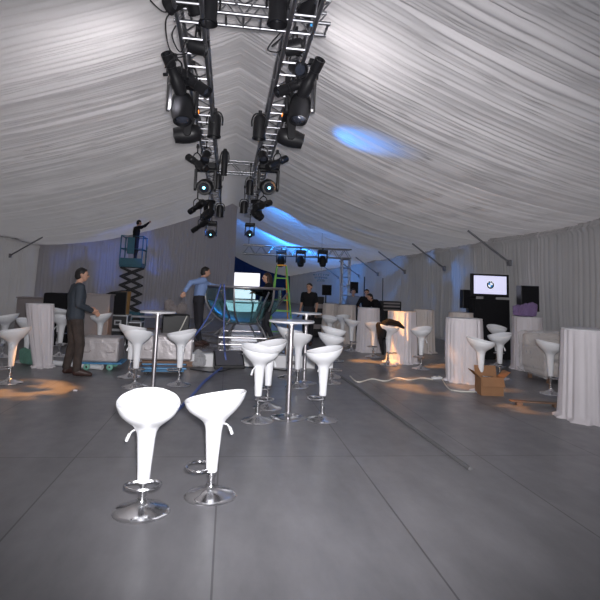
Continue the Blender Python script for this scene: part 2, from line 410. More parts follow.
# ------------------------------------------------------------------ draped tables
def draped_table(p, label, r=.30, H=1.1, m='cloth', seed=0, lean=(0, 0), waist=.0, flare=.03, folds=26):
    g = np.random.default_rng(seed + 100)
    t = thing('draped_table', (p.x, p.y, 0), 0 if lean[0] else g.uniform(0, 3), label, 'table', 'cocktail tables hidden under white drapes')
    nn = 120; rs = []
    ph = g.uniform(0, 6, 4); a_ = g.uniform(.4, 1, 4)
    zs = [0.0, .012, .03, .10, .25, .45, .65, .85, H - .10, H - .04, H - .012, H]
    for z in zs:
        u = z / H; ring = []
        for k in range(nn):
            th = 2 * PI * k / nn
            fo = sum(a_[i] * math.sin(f * th + ph[i] + .8 * (1 - u)) for i, f in enumerate((folds, folds - 7, folds // 2, 5))) / 3
            rr = r * (1 - waist * math.sin(PI * u)) + flare * (1 - u) ** 1.3 + (.016 + .020 * (1 - u)) * fo * (0.25 if z >= H - .012 else 1)
            if z < .02: rr += .035 + .03 * math.sin(7 * th + ph[0]) + .02 * math.sin(13 * th)
            zz = z + (.010 * (math.sin(9 * th + ph[1]) + 1) if 0.005 < z < .05 else 0)
            ring.append(Vector((math.cos(th) * rr + lean[0] * (1 - u), math.sin(th) * rr + lean[1] * (1 - u), zz)))
        rs.append(ring)
    MB().rings(rs, cap=False).build('drape', M[m], t, ang=80)
    MB().lathe([(r * 1.0, H - .008), (r * 1.012, H + .001), (r * .99, H + .006), (0, H + .006)], n=48).build('table_top', M['lace' if m == 'cloth' else m], t)
    MB().tube([(0, 0, .0), (0, 0, H - .02)], .03, 12).build('pole', M['steel'], t)
    return t
def dt(px, D, label, **k):
    q = at(px, 300, D); return draped_table(Vector((q.x, q.y, 0)), label, **k)
dt(589, 6.3, 'large white draped table in the right foreground cut by the frame', r=.335, seed=1, flare=.05, H=1.13)
dt(464, 9.0, 'white draped table with warm light on its left side, before the television stand', r=.315, seed=2, waist=-.05, flare=-.015)
dt(461, 11.9, 'draped table just behind the one before the television stand, only its top edge showing', r=.28, m='cloth2', seed=3)
dt(402, 11.3, 'draped table glowing warm beside the stool with a black garment', r=.305, seed=4)
dt(424, 13.3, 'tan draped table behind and right of the warmly glowing draped table', r=.26, m='cloth2', seed=5)
dt(369, 13.2, 'draped table left of the black garment stool, third from the far end of the row', r=.275, seed=6)
dt(347, 15.2, 'second farthest draped table in the row on the right', r=.27, m='cloth2', seed=7)
dt(331, 16.2, 'farthest draped table in the row, left end beside the man in black', r=.24, m='cloth2', seed=8)
dr2 = dt(527, 10.6, 'draped table carrying a purple cloth, below the black speaker', r=.30, seed=9)
dt(40.5, 9.75, 'white draped table with deep folds standing left of the man in the dark jacket', r=.225, H=1.08, seed=10, folds=22, lean=(.15, 0), flare=-.09)

# ------------------------------------------------------------------ generic remesh bodies
def ico(c, r, sub=2):
    bm = bmesh.new(); bmesh.ops.create_icosphere(bm, subdivisions=sub, radius=1)
    r = r if isinstance(r, (tuple, list)) else (r, r, r)
    vs = [Vector(c) + Vector((q.co.x * r[0], q.co.y * r[1], q.co.z * r[2])) for q in bm.verts]; bm.free(); return vs
def hull_into(bm, pts):
    vs = [bm.verts.new(p) for p in pts]
    bmesh.ops.convex_hull(bm, input=vs)
    bmesh.ops.delete(bm, geom=[q for q in vs if q.is_valid and not q.link_faces], context='VERTS')
def remesh(bm, vox, smooth=4, f=.5):
    me = bpy.data.meshes.new('tmp'); bm.to_mesh(me); bm.free()
    o = bpy.data.objects.new('tmp', me); COL.objects.link(o)
    r = o.modifiers.new('r', 'REMESH'); r.mode = 'VOXEL'; r.voxel_size = vox
    s = o.modifiers.new('s', 'SMOOTH'); s.iterations = smooth; s.factor = f
    dg = bpy.context.evaluated_depsgraph_get(); dg.update()
    out = bpy.data.meshes.new_from_object(o.evaluated_get(dg)); bpy.data.objects.remove(o)
    return out
def seg_dist(P, a, b, ra, rb):
    a = np.array(a); b = np.array(b); ab = b - a; L2 = ab @ ab + 1e-12
    t = np.clip(((P - a) @ ab) / L2, 0, 1); d = np.linalg.norm(P - (a + t[:, None] * ab), axis=1)
    return d - (ra + (rb - ra) * t)
BASEJ = dict(pel=(0, 0, .94), waist=(0, 0, 1.08), chest=(0, 0, 1.27), neck=(0, -.01, 1.44), head=(0, .015, 1.60),
             sL=(-.175, 0, 1.40), sR=(.175, 0, 1.40), eL=(-.235, -.03, 1.13), eR=(.235, -.03, 1.13), wL=(-.245, .07, .89), wR=(.245, .07, .89),
             hL=(-.085, 0, .90), hR=(.085, 0, .90), kL=(-.10, .02, .49), kR=(.10, .02, .49), aL=(-.10, -.03, .085), aR=(.10, -.03, .085),
             tL=(-.125, .13, .035), tR=(.125, .13, .035))
def person(loc, face, label, J={}, scale=1., vox=.009, top='darkblue', bottom='trousers', hair='hair', longhair=False, bulk=1., short=False, loose=1., look=0., longtop=False, gaze=None):
    j = {k: Vector(J.get(k, q)) for k, q in BASEJ.items()}
    root = bpy.data.objects.new('person', None)
    prims = []                                                         # (region, [(p, r), ...])
    lat = (j['sR'] - j['sL']).normalized(); hl = (j['hR'] - j['hL']).normalized()
    ch, wa, pe = j['chest'], j['waist'], j['pel']
    B = bulk
    prims.append(('top', [(j['sL'] * .78 + ch * .22 + Vector((0, 0, .01)), .068 * B), (j['sR'] * .78 + ch * .22 + Vector((0, 0, .01)), .068 * B), (ch - lat * .07, .112 * B), (ch + lat * .07, .112 * B), (wa - lat * .055, .100 * B), (wa + lat * .055, .100 * B)]))
    prims.append(('top', [(j['sL'] * .9 + j['neck'] * .1, .055), (j['neck'] - Vector((0, 0, .02)), .055)]))
    prims.append(('top', [(j['sR'] * .9 + j['neck'] * .1, .055), (j['neck'] - Vector((0, 0, .02)), .055)]))
    prims.append(('top' if longtop else 'bottom', [(wa - lat * .055, .098 * B), (wa + lat * .055, .098 * B), (pe - hl * .075, .107 * B), (pe + hl * .075, .107 * B)]))
    hd = j['head']
    g0 = gaze if gaze is not None else look
    fw = Matrix.Rotation(g0, 3, 'Z') @ Vector((0, 1, 0)); rt = Matrix.Rotation(g0, 3, 'Z') @ Vector((1, 0, 0))
    up = (hd - j['neck']).normalized(); up = (up * .4 + Vector((0, 0, 1)) * .6).normalized()
    prims.append(('skin', [(j['neck'], .056), (hd - up * .07 - fw * .012, .052)]))
    head = [(hd + up * .03 - fw * .020, .084), (hd + up * .022 + fw * .022, .074), (hd - up * .045 + fw * .038, .050), (hd - up * .075 + fw * .058, .026)]
    prims.append(('skin', head))
    prims.append(('skin', [(hd + up * .012 + fw * .092, .009), (hd - up * .022 + fw * .112, .013)]))            # nose
    prims.append(('skin', [(hd - up * .052 + fw * .094 - rt * .016, .008), (hd - up * .052 + fw * .094 + rt * .016, .008)]))  # lips
    for s in (-1, 1): prims.append(('skin', [(hd + rt * s * .082 + up * .012 - fw * .012, .012), (hd + rt * s * .080 - up * .022 - fw * .006, .009)]))
    for S in 'LR':
        s_, e_, w_ = j['s' + S], j['e' + S], j['w' + S]; sg = -1 if S == 'L' else 1
        prims.append(('top', [(s_, .060 * B), (e_, .044 * B)]))
        if short:
            prims.append(('skin', [(s_.lerp(e_, .75), .040), (e_, .038)])); prims.append(('skin', [(e_, .038), (w_, .025)]))
            prims[-3] = ('top', [(s_, .060 * B), (s_.lerp(e_, .72), .048 * B)])
        else:
            prims.append(('top', [(e_, .044 * B), (e_.lerp(w_, .92), .031 * B)])); prims.append(('skin', [(e_.lerp(w_, .8), .024), (w_, .023)]))
        # hand: palm, four fingers, thumb
        d = (w_ - e_).normalized(); a, b_, _ = frame_of(d)
        side = Vector((0, 1, 0)) - d * d.y
        side = side.normalized() if side.length > .2 else a
        nrm = side.cross(d).normalized() * sg
        palm = w_ + d * .045
        prims.append(('skin', [(w_, .023), (palm + side * .018, .019), (palm - side * .022, .018)]))
        k0 = w_ + d * .085
        prims.append(('skin', [(palm + side * .02, .017), (palm - side * .024, .017), (k0 + side * .028, .013), (k0 - side * .030, .012)]))
        for q, (o_, L) in enumerate(((.030, .070), (.010, .080), (-.011, .074), (-.031, .058))):
            f0 = k0 + side * o_; f1 = f0 + (d * .8 + nrm * -.45).normalized() * L * .55; f2 = f1 + (d * .35 - nrm * .9).normalized() * L * .5
            prims.append(('skin', [(f0, .0105), (f1, .0095)])); prims.append(('skin', [(f1, .0095), (f2, .0085)]))
        t0 = w_ + d * .028 + side * .024; t1 = t0 + (side * .75 + d * .65).normalized() * .042; t2 = t1 + (d * .9 + side * .1 - nrm * .4).normalized() * .034
        prims.append(('skin', [(t0, .014), (t1, .011)])); prims.append(('skin', [(t1, .011), (t2, .0095)]))
        h_, k_, an, to = j['h' + S], j['k' + S], j['a' + S], j['t' + S]; lo = loose
        prims.append(('bottom', [(h_, .092 * B), (k_, .060 * lo)])); prims.append(('bottom', [(k_, .060 * lo), (an + Vector((0, 0, .03)), .047 * lo)]))
        prims.append(('shoe', [(an, .042), (an + Vector((0, 0, -.045)) - (to - an).normalized() * .02, .036), (to, .034), (to + (to - an).normalized() * .05, .026)]))
    bm = bmesh.new()
    for reg, sp_ in prims:
        pts = []
        for p, r in sp_: pts += ico(p, r, 2)
        hull_into(bm, pts)
    me = remesh(bm, vox, 3); me.name = 'person'
    N = len(me.vertices); V = np.zeros(N * 3); me.vertices.foreach_get('co', V); V = V.reshape(-1, 3)
    regs = ['skin', 'top', 'bottom', 'shoe']; best = np.full(N, 9.); lab = np.zeros(N, int)
    for reg, sp_ in prims:
        for i in range(len(sp_)):
            for k in range(i, len(sp_)):
                if i == k and len(sp_) > 1: continue
                d = seg_dist(V, sp_[i][0], sp_[k][0], sp_[i][1], sp_[k][1])
                m_ = d < best; best[m_] = d[m_]; lab[m_] = regs.index(reg)
    V *= scale; me.vertices.foreach_set('co', V.ravel())
    me.polygons.foreach_set('use_smooth', [True] * len(me.polygons)); me.update()
    me.materials.clear(); me.materials.append(M['skin'])
    body = bpy.data.objects.new('person', me); COL.objects.link(body)
    body.location = loc; body.rotation_euler = (0, 0, face); tag(body, label, 'person')
    bpy.data.objects.remove(root)
    # clothing: shells lying over the body
    nor = np.zeros(N * 3); me.vertices.foreach_get('normal', nor); nor = nor.reshape(-1, 3)
    nl = len(me.polygons); faces = [tuple(p.vertices) for p in me.polygons]
    fa = np.array([[f[0], f[1], f[2], f[-1]] for f in faces])
    for reg, nm, mt, off in (('top', 'jacket' if top == 'darkblue' else 'shirt', top, .010), ('bottom', 'trousers', bottom, .007), ('shoe', 'shoe', 'shoe', .006)):
        rid = regs.index(reg); sel = (lab[fa] == rid).sum(1) >= 2
        f2 = fa[sel]; used = np.unique(f2); mp = -np.ones(N, int); mp[used] = np.arange(len(used))
        inner = np.ones(N, bool); outside = np.unique(fa[~sel]); inner[outside] = False
        offv = np.where(inner[used], off, .002) * scale
        vv = V[used] + nor[used] * offv[:, None]
        if nm == 'shoe':
            cx = vv[:, 0]; cut = (j['aL'].x + j['aR'].x) / 2 * scale
            cy = vv[:, 1]; cutv = ((j['aL'] + j['aR']) / 2) * scale; dd = (j['aR'] - j['aL'])
            sidev = (vv - np.array(cutv)) @ np.array(dd) > 0
            groups = [sidev, ~sidev]
        else: groups = [np.ones(len(vv), bool)]
        fl_ = mp[f2]
        for gsel in groups:
            ff = fl_[gsel[fl_].all(1)]
            if not len(ff): continue
            u2 = np.unique(ff); m2 = -np.ones(len(vv), int); m2[u2] = np.arange(len(u2))
            cm = bpy.data.meshes.new(nm); cm.from_pydata(vv[u2].tolist(), [], m2[ff].tolist()); cm.materials.append(M[mt])
            cm.polygons.foreach_set('use_smooth', [True] * len(cm.polygons))
            co = bpy.data.objects.new(nm, cm); COL.objects.link(co); co.parent = body
    # hair
    bm = bmesh.new()
    hc = hd + up * .045 - fw * .022
    hp = [ico(hc, (.090, .094, .082), 2)]
    hull_into(bm, hp[0] + ico(hd - fw * .045 - up * .015, .068, 2))
    hull_into(bm, ico(hd + up * .085 + fw * .030, (.062, .040, .028), 2) + ico(hc + up * .03, .06, 2))
    if longhair:
        hull_into(bm, ico(hd - fw * .05, .085, 2) + ico(hd - fw * .075 - up * .2, .07, 2))
        hull_into(bm, ico(hd - fw * .075 - up * .2, .07, 2) + ico(hd - fw * .09 - up * .36, .035, 2))
        for s in (-1, 1): hull_into(bm, ico(hd + rt * s * .07 - fw * .02, .035, 2) + ico(hd + rt * s * .07 - up * .2 - fw * .04, .03, 2))
    hm = remesh(bm, .008, 2); hm.name = 'hair'
    for q in hm.vertices: q.co *= scale
    hm.materials.clear(); hm.materials.append(M[hair]); hm.polygons.foreach_set('use_smooth', [True] * len(hm.polygons))
    ho = bpy.data.objects.new('hair', hm); COL.objects.link(ho); ho.parent = body
    for s in (-1, 1): MB().ball((hd + rt * s * .031 + up * .008 + fw * .086) * scale, .011 * scale, 10, 6).build('eye', M['eye'], body)
    return body

# ------------------------------------------------------------------ people
p = fl(70, 375)
person((p.x, p.y + .0, 0), math.radians(-62), 'man in a dark jacket and worn trousers standing on the left, hands in front', J=dict(
    neck=(0, .01, 1.45), head=(0, .05, 1.60), eL=(-.23, .02, 1.12), wL=(-.14, .24, 1.06), eR=(.24, -.02, 1.13), wR=(.14, .22, 1.03),
    kL=(-.12, .03, .49), aL=(-.17, -.03, .085), tL=(-.20, .13, .035), aR=(.14, .06, .085), tR=(.18, .22, .035), kR=(.12, .08, .49)),
    scale=1.0, top='darkblue', bottom='camo', bulk=1.12, loose=1.25, longtop=True, look=math.radians(-10))
STZ = .26
def onstage(px, D): q = at(px, 300, D); return q
q = onstage(199, 11.3)
person((q.x, q.y, 0.0 + STZ), math.radians(-72), 'man in a blue shirt and dark trousers leaning over the glass tank from its left', J=dict(
    neck=(0, .06, 1.44), head=(0, .11, 1.58), chest=(0, .03, 1.27), sL=(-.175, .04, 1.40), sR=(.175, .04, 1.40), eL=(-.22, .30, 1.30), wL=(-.12, .52, 1.27),
    eR=(.28, -.28, 1.34), wR=(.30, -.40, 1.14), aL=(-.12, .10, .085), tL=(-.13, .26, .035), aR=(.13, -.1, .085), tR=(.15, .05, .035)), scale=.97, top='shirtblue', bulk=1.02)
q = onstage(268, 11.5)
person((q.x, q.y, STZ), math.radians(95), 'woman in black with long hair leaning her arm onto the rim of the glass tank', J=dict(
    head=(0, .05, 1.58), neck=(0, .02, 1.44), eL=(-.20, .20, 1.26), wL=(-.10, .44, 1.30), eR=(.22, .1, 1.18), wR=(.14, .30, 1.22), kR=(.09, .06, .49), aR=(.08, .0, .085), aL=(-.12, -.15, .085), tL=(-.13, .0, .035)),
    scale=.93, top='blackfab', hair='hairbrown', longhair=True, bulk=.9, loose=.9)
q = at(309, 300, 14.4)
person((q.x, q.y, 0), math.radians(150), 'man in a black t-shirt standing in front of the ladder on its right, arms down', scale=.985, top='blackfab', short=True, vox=.011)
q = at(353, 300, 17.3)
person((q.x, q.y, 0), math.radians(175), 'man in a grey-blue shirt standing behind the far draped tables by the truss leg', scale=.93, top='shirtgrey', vox=.012)
q = at(366.5, 300, 16.6)
person((q.x, q.y, 0), math.radians(160), 'person in black with face toward the camera behind the third draped table', scale=.93, top='blackfab', vox=.012, J=dict(eR=(.30, .06, 1.16), wR=(.24, .26, 1.1)))
q = at(380, 300, 15.8)
person((q.x, q.y, 0), math.radians(110), 'person in black bending down behind the draped tables with back to the wall', scale=.95, top='blackfab', vox=.012, J=dict(
    waist=(0, .06, 1.06), chest=(0, .18, 1.22), neck=(0, .30, 1.33), head=(0, .40, 1.42), sL=(-.175, .26, 1.30), sR=(.175, .26, 1.30), eL=(-.22, .34, 1.05), wL=(-.16, .46, .85), eR=(.22, .34, 1.05), wR=(.16, .46, .85)))

# ------------------------------------------------------------------ scissor lift with its worker
LY = 20.5; lp = at(133, 260, LY); LX = lp.x
t = thing('scissor_lift', (LX, LY, 0), 0, 'teal scissor lift with a guard rail basket raised high before the blue lit curtain', 'lift')
bz = 2.18; bw, bd = .80, .9
MB().box((0, 0, bz), (bw, bd, .16)).build('platform', M['teal'], t, bevel=.01)
MB().box((0, -bd / 2 - .01, bz + .12), (bw + .02, .02, .26)).build('toe_board', M['teal'], t, bevel=.004)
rl = MB()
for zz in (.60, 1.08):
    rl.tube([(-bw / 2, -bd / 2, bz + zz), (bw / 2, -bd / 2, bz + zz), (bw / 2, bd / 2, bz + zz), (-bw / 2, bd / 2, bz + zz)], .022, 8, closed=True)
rl.build('guard_rail', M['teal'], t)
for x in (-bw / 2, bw / 2):
    for y in (-bd / 2, bd / 2): MB().tube([(x, y, bz), (x, y, bz + 1.08)], .022, 8).build('rail_post', M['teal'], t)
MB().box((-.03, -bd / 2 - .02, bz + .72), (.26, .03, .62)).build('control_box', M['teal'], t, bevel=.01)
nl = 5; z0 = .45; zh = (bz - .1 - z0) / nl
for i in range(nl):
    for s in (-1, 1):
        for y in (-.28, .28):
            MB().box((0, y + s * .03, z0 + zh * (i + .5)), (.07, .04, math.hypot(.78, zh)), M3=Matrix.Rotation(s * math.atan2(.74, zh), 3, 'Y')).build('scissor_arm', M['black'], t, bevel=.004)
MB().box((0, 0, .28), (1.0, 1.0, .34)).build('chassis', M['teal'], t, bevel=.03)
for x in (-.36, .36):
    for y in (-.48, .48): MB().lathe([(.0, -.05), (.13, -.05), (.15, -.03), (.15, .03), (.13, .05), (0, .05)], (x, y, .15), (0, 1, 0), 20).build('wheel', M['rubber'], t)
person((LX + .05, LY, bz + .081), math.radians(-60), 'worker in black on the scissor lift reaching up to the ceiling with both hands', scale=.97, top='blackfab', vox=.012, J=dict(
    head=(0, .08, 1.60), neck=(0, .04, 1.44), eL=(-.20, .26, 1.44), wL=(-.10, .44, 1.62), eR=(.22, .24, 1.48), wR=(.10, .44, 1.66), kL=(-.14, .05, .49), aL=(-.2, .12, .085), tL=(-.22, .27, .035)))

# ------------------------------------------------------------------ lighting trusses
def box_truss(p0, p1, w, label, step=.35, name='lighting_truss', r=.024, group='aluminium box trusses', hgt=None):
    p0, p1 = Vector(p0), Vector(p1); d = p1 - p0; L = d.length; a, b, d = frame_of(d)
    if abs(d.z) > .9: a, b = Vector((1, 0, 0)), Vector((0, 1, 0))
    t = thing(name, p0, 0, label, 'truss', group); w2 = w / 2; h2 = (hgt or w) / 2
    for i in (-1, 1):
        for k in (-1, 1):
            MB().tube([a * i * w2 + b * k * h2, a * i * w2 + b * k * h2 + d * L], r, 10).build('chord', M['alu'], t)
    n_ = max(2, int(L / step)); st = L / n_; rung = None
    for q in range(n_ + 1):
        for k in (-1,) if name == 'lighting_truss' else (-1, 1):
            pos = d * (min(max(q * st, .02), L - .02)) + b * k * h2
            if rung is None: rung = MB().tube([-a * w2, a * w2], r * .62, 8).build('rung', M['alu'], t)
            else: rung = rung.copy(); COL.objects.link(rung)
            rung.location = pos
    for i in (-1, 1):
        pts = []
        for q in range(n_ + 1): pts.append(a * i * w2 + b * (h2 if q % 2 else -h2) + d * (q * st))
        m_ = MB()
        for x, y in zip(pts[:-1], pts[1:]): m_.tube([x, y], r * .45, 6)
        m_.build('side_lacing', M['alu'], t)
    m_ = MB()
    for q in range(n_): m_.tube([a * (w2 if q % 2 else -w2) + b * h2 + d * (q * st), a * (-w2 if q % 2 else w2) + b * h2 + d * (q * st + st)], r * .45, 6)
    m_.build('top_lacing', M['alu'], t)
    return t
TZ = 4.1                                                               # bottom chords
TX = .55; TW = .25; CX = .04
box_truss((CX - TX, 4.3, TZ + TW / 2), (CX - TX, 19.2, TZ + TW / 2), TW, 'long left overhead lighting truss running down the tent')
box_truss((CX + TX, 4.3, TZ + TW / 2), (CX + TX, 19.2, TZ + TW / 2), TW, 'long right overhead lighting truss running down the tent')
box_truss((CX - .74, 5.12, TZ + TW / 2 + .13), (CX + .86, 5.12, TZ + TW / 2 + .13), TW, 'near cross truss joining both long lighting trusses', .17, r=.02)
box_truss((CX - .40, 11.8, TZ + TW / 2), (CX + .40, 11.8, TZ + TW / 2), TW, 'short far cross truss bridging the two long lighting trusses', .21, r=.02)
gz = at(300, 252, 19).z; gx0 = at(243, 250, 19).x; gx1 = at(346, 250, 19).x
box_truss((gx0, 19, gz), (gx1 + .17, 19, gz), .33, 'horizontal goalpost truss with three moving heads hung below it', .22)
box_truss((gx1, 19, 0.02), (gx1, 19, gz - .165 - .024), .29, 'upright truss leg carrying the goalpost truss beside the right tables', .33, name='truss_leg')
for i, (x, y, lb) in enumerate(((CX - TX, 6.3, 'left lighting truss near its front end'), (CX + TX, 6.3, 'right lighting truss near its front end'), (CX - TX, 14, 'left lighting truss far down'), (CX + TX, 14, 'right lighting truss far down'))):
    z0 = TZ + TW; z1 = float(roof_z(np.array(x))) - .16
    o = MB().tube([(0, 0, 0), (0, 0, z1 - z0)], .012, 8).build('hanging_strap', M['black'], loc=(x, y, z0)); tag(o, 'thin black strap holding the ' + lb, 'strap')
o = MB().tube([(gx0 + .2, 19, gz + .19), (gx0 + .2, 19.0, 4.6), (CX + TX - .0, 18.9, 5.28)], .01, 6).build('hanging_cable', M['wire']); tag(o, 'thin dark cable holding the left end of the goalpost truss', 'cable')

# ------------------------------------------------------------------ stage fixtures
def dirv(az, el):
    az, el = math.radians(az), math.radians(el); return Vector((math.sin(az) * math.cos(el), math.cos(az) * math.cos(el), math.sin(el)))
def clamp_mb(s, up): 
    return MB().tube([(0, 0, 0), (0, 0, up)], .012 * s, 8).box((0, 0, up), (.05 * s, .07 * s, .06 * s))
def moving_head(c, s, pan, tilt, label, lit=False, up=.25, group='moving head lights on the trusses'):
    """c = centre of the head"""
    t = thing('moving_head_light', c, math.radians(pan), label, 'stage light', group)
    z1 = .30 * s
    MB().box((0, 0, z1 + .05 * s), (.36 * s, .26 * s, .11 * s)).build('base', M['black'], t, bevel=.02 * s)
    yk = MB().box((0, 0, z1 - .02 * s), (.36 * s, .12 * s, .035 * s))
    for x in (-1, 1):
        yk.rings([[Vector((x * (.165 + dx) * s, dy * s, z * s)) for dx, dy in ((-.02, -wy), (.02, -wy), (.02, wy), (-.02, wy))] for z, wy in ((.285, .075), (.10, .06), (-.04, .055), (-.07, .03))])
    yk.build('yoke', M['black'], t, bevel=.006 * s)
    d = dirv(0, tilt)
    hb = MB().lathe([(.0, -.20 * s), (.07 * s, -.195 * s), (.115 * s, -.16 * s), (.135 * s, -.08 * s), (.140 * s, 0), (.135 * s, .08 * s), (.118 * s, .16 * s), (.112 * s, .20 * s), (.095 * s, .20 * s), (.09 * s, .18 * s), (0, .18 * s)], (0, 0, 0), d, 24)
    hb = hb.build('head', M['black'], t, ang=50)
    MB().lathe([(0, .165 * s), (.088 * s, .17 * s), (.07 * s, .197 * s), (.035 * s, .212 * s), (0, .216 * s)], (0, 0, 0), d, 20).build('lens', M['lensglass'], hb)
    if lit: MB().lathe([(0, .213 * s), (.024 * s, .213 * s), (.018 * s, .226 * s), (0, .230 * s)], (0, 0, 0), d, 14).build('lit_lamp', M['lenslit'], hb)
    clamp_mb(s, up).build('clamp', M['black'], t, loc=(0, 0, z1 + .10 * s))
    MB().box((.0, -.132 * s, z1 + .05 * s), (.09 * s, .006, .03 * s)).build('display', M['orange_led'] if random.random() < .35 else M['lensglass'], t)
    return t
def par_can(c, s, az, el, label, r=.095, L=.30, up=.25, grille=False, group='par cans on the trusses'):
    t = thing('par_can', c, 0, label, 'stage light', group)
    d = dirv(az, el)
    b = MB().lathe([(0, -L * .52 * s), (r * .55 * s, -L * .5 * s), (r * .93 * s, -L * .38 * s), (r * s, -L * .2 * s), (r * s, L * .46 * s), (r * 1.12 * s, L * .47 * s), (r * 1.12 * s, L * .52 * s), (r * .93 * s, L * .52 * s), (r * .9 * s, L * .3 * s), (0, L * .28 * s)], (0, 0, 0), d, 26).build('barrel', M['black'], t, ang=35)
    MB().lathe([(0, L * .36 * s), (r * .7 * s, L * .35 * s), (r * .9 * s, L * .32 * s)], (0, 0, 0), d, 22).build('lens', M['meshgrille'] if grille else M['lensglass'], b)
    a = Vector((0, 0, 1)).cross(d); a = a.normalized() if a.length > .1 else Vector((1, 0, 0))
    R_ = (r + .02) * s
    MB().tube(curve([a * R_, a * R_ + Vector((0, 0, .10 * s)), a * R_ * .6 + Vector((0, 0, .19 * s)), -a * R_ * .6 + Vector((0, 0, .19 * s)), -a * R_ + Vector((0, 0, .10 * s)), -a * R_], 5), .011 * s, 6).build('yoke', M['black'], t)
    clamp_mb(s, up).build('clamp', M['black'], t, loc=(0, 0, .18 * s))
    return t
def profile_spot(c, s, az, el, label, up=.2, group='profile spots on the trusses'):
    t = thing('profile_spotlight', c, 0, label, 'stage light', group)
    d = dirv(az, el); a, b_, _ = frame_of(d)
    b = MB().lathe([(0, -.26 * s), (.06 * s, -.26 * s), (.075 * s, -.24 * s), (.08 * s, -.06 * s), (.06 * s, -.03 * s), (.055 * s, .10 * s), (.065 * s, .11 * s), (.065 * s, .26 * s), (.052 * s, .26 * s), (.05 * s, .22 * s), (0, .22 * s)], (0, 0, 0), d, 22)
    b = b.build('barrel', M['black'], t, ang=35)
    MB().lathe([(0, .235 * s), (.03 * s, .235 * s), (.05 * s, .225 * s)], (0, 0, 0), d, 18).build('lens', M['lensglass'], b)
    MB().box(d * -.14 * s + b_ * .085 * s, (.06 * s, .09 * s, .05 * s)).build('lamp_housing', M['black'], b, bevel=.008)
    MB().tube(curve([a * .085 * s, a * .085 * s + Vector((0, 0, .12 * s)), Vector((0, 0, .18 * s)), -a * .085 * s + Vector((0, 0, .12 * s)), -a * .085 * s], 5), .011 * s, 6).build('yoke', M['black'], t)
    MB().tube([a * .085 * s, a * .13 * s], .022 * s, 8).build('knob', M['black'], t)
    clamp_mb(s, up).build('clamp', M['black'], t, loc=(0, 0, .17 * s))
    return t
A = at
def cl(c, topz, k): return max(.03, topz - c.z - k)
def PC(px, py, D, s, az, el, lab, **k):
    s *= 1.12 if D > 5.2 else 1
    c = A(px, py, D); par_can(c, s, az, el, lab, up=cl(c, TZ + .0, .18 * s), **k)
def MHD(px, py, D, s, pan, tilt, lab, lit=False):
    c = A(px, py, D); moving_head(c, s, pan, tilt, lab, lit, up=cl(c, TZ, .40 * s))
def PF(px, py, D, s, az, el, lab):
    s *= 1.2
    c = A(px, py, D); profile_spot(c, s, az, el, lab, up=cl(c, TZ, .17 * s))
PC(193, 0, 4.85, .9, 25, -35, 'par can with grey wire grille at the front end of the left truss', grille=True, L=.26)
PC(209, 9, 4.95, 1., 0, -88, 'wide black can pointing straight down at the front end of the left truss', r=.085, L=.30)
PC(178, 1, 4.75, .8, -60, -20, 'leftmost black par can at the top of the photo on the left truss')
PC(197, 46, 5.5, .85, 95, -12, 'black par can facing right just below the near cross truss, on the left truss', L=.22)
PF(174, 74, 6.0, .85, 200, 35, 'profile spot tilted upward outside the left truss above the largest moving head')
PF(192, 82, 6.15, .9, 120, -35, 'profile spot slanting down to the right inside the left truss bundle')
MHD(182, 108, 6.6, 1.05, 200, -70, 'largest black moving head in the near bundle of the left truss')
MHD(188, 134, 7.2, .95, 90, -12, 'black moving head lying sideways under the near bundle of the left truss')
PC(214.5, 125, 8.2, 1., 0, -86, 'slim black can hanging on the inner side halfway along the left truss', L=.34, r=.09)
PF(197, 163, 9.7, .9, -50, 30, 'profile spot tilted left above the cyan lit moving head of the left truss')
PC(206, 156, 9.3, .7, 190, -50, 'small par can on the left truss above its cyan lit moving head')
PC(224.5, 162, 10.3, 1., 0, -88, 'tall narrow black can hanging apart between the two trusses, left of the far cross truss', L=.46, r=.055)
MHD(205, 187, 10.6, 1.2, 178, -15, 'moving head with a cyan lit lens halfway along the left truss', True)
PC(218, 181, 10.9, .9, 0, -86, 'small black can beside the cyan lit moving head of the left truss', L=.3, r=.08)
PF(197, 207, 13.4, 1., -40, -20, 'profile spot pointing left toward the far end of the left truss')
PC(220, 211, 13.6, .9, 0, -86, 'black can hanging low on the inner side near the far end of the left truss')
MHD(208, 214, 14.6, .95, 120, -40, 'black moving head before the last one on the left truss')
PF(200, 226, 16.2, 1., -60, -30, 'last profile spot on the left truss, low on its outer side')
MHD(211, 234, 18.4, 1.1, 178, -12, 'last moving head with a cyan lit lens at the far end of the left truss', True)
PC(278, 8, 4.95, 1., 0, -88, 'wide black can pointing straight down at the front end of the right truss', r=.095, L=.34)
PC(312, 2, 4.9, .95, -25, -25, 'par can at the front end of the right truss, blue tape beside it')
PC(295, 47, 5.5, .85, -70, -10, 'black par can below the near cross truss on the right truss beside looping cables', L=.22)
PC(297, 68, 5.8, .75, 160, -30, 'small par can on the right truss between the first par can and the moving heads')
PF(311, 78, 6.0, .85, 160, 35, 'profile spot tilted upward outside the right truss above the largest moving head')
PF(294, 86, 6.15, .85, -110, -30, 'profile spot slanting down to the left inside the right truss bundle')
MHD(300, 108, 6.6, 1.05, 160, -70, 'largest black moving head in the near bundle of the right truss')
MHD(290, 138, 7.2, .95, -90, -12, 'black moving head lying sideways under the near bundle of the right truss')
PC(259.5, 127, 8.2, 1., 0, -86, 'slim black can hanging on the inner side halfway along the right truss', L=.34, r=.09)
PF(277, 163, 9.7, .9, 50, 30, 'profile spot tilted right above the cyan lit moving head of the right truss')
PC(263, 156, 9.3, .7, 170, -50, 'small par can on the right truss above its cyan lit moving head')
MHD(268, 187, 10.6, 1.2, 182, -15, 'moving head with a cyan lit lens halfway along the right truss', True)
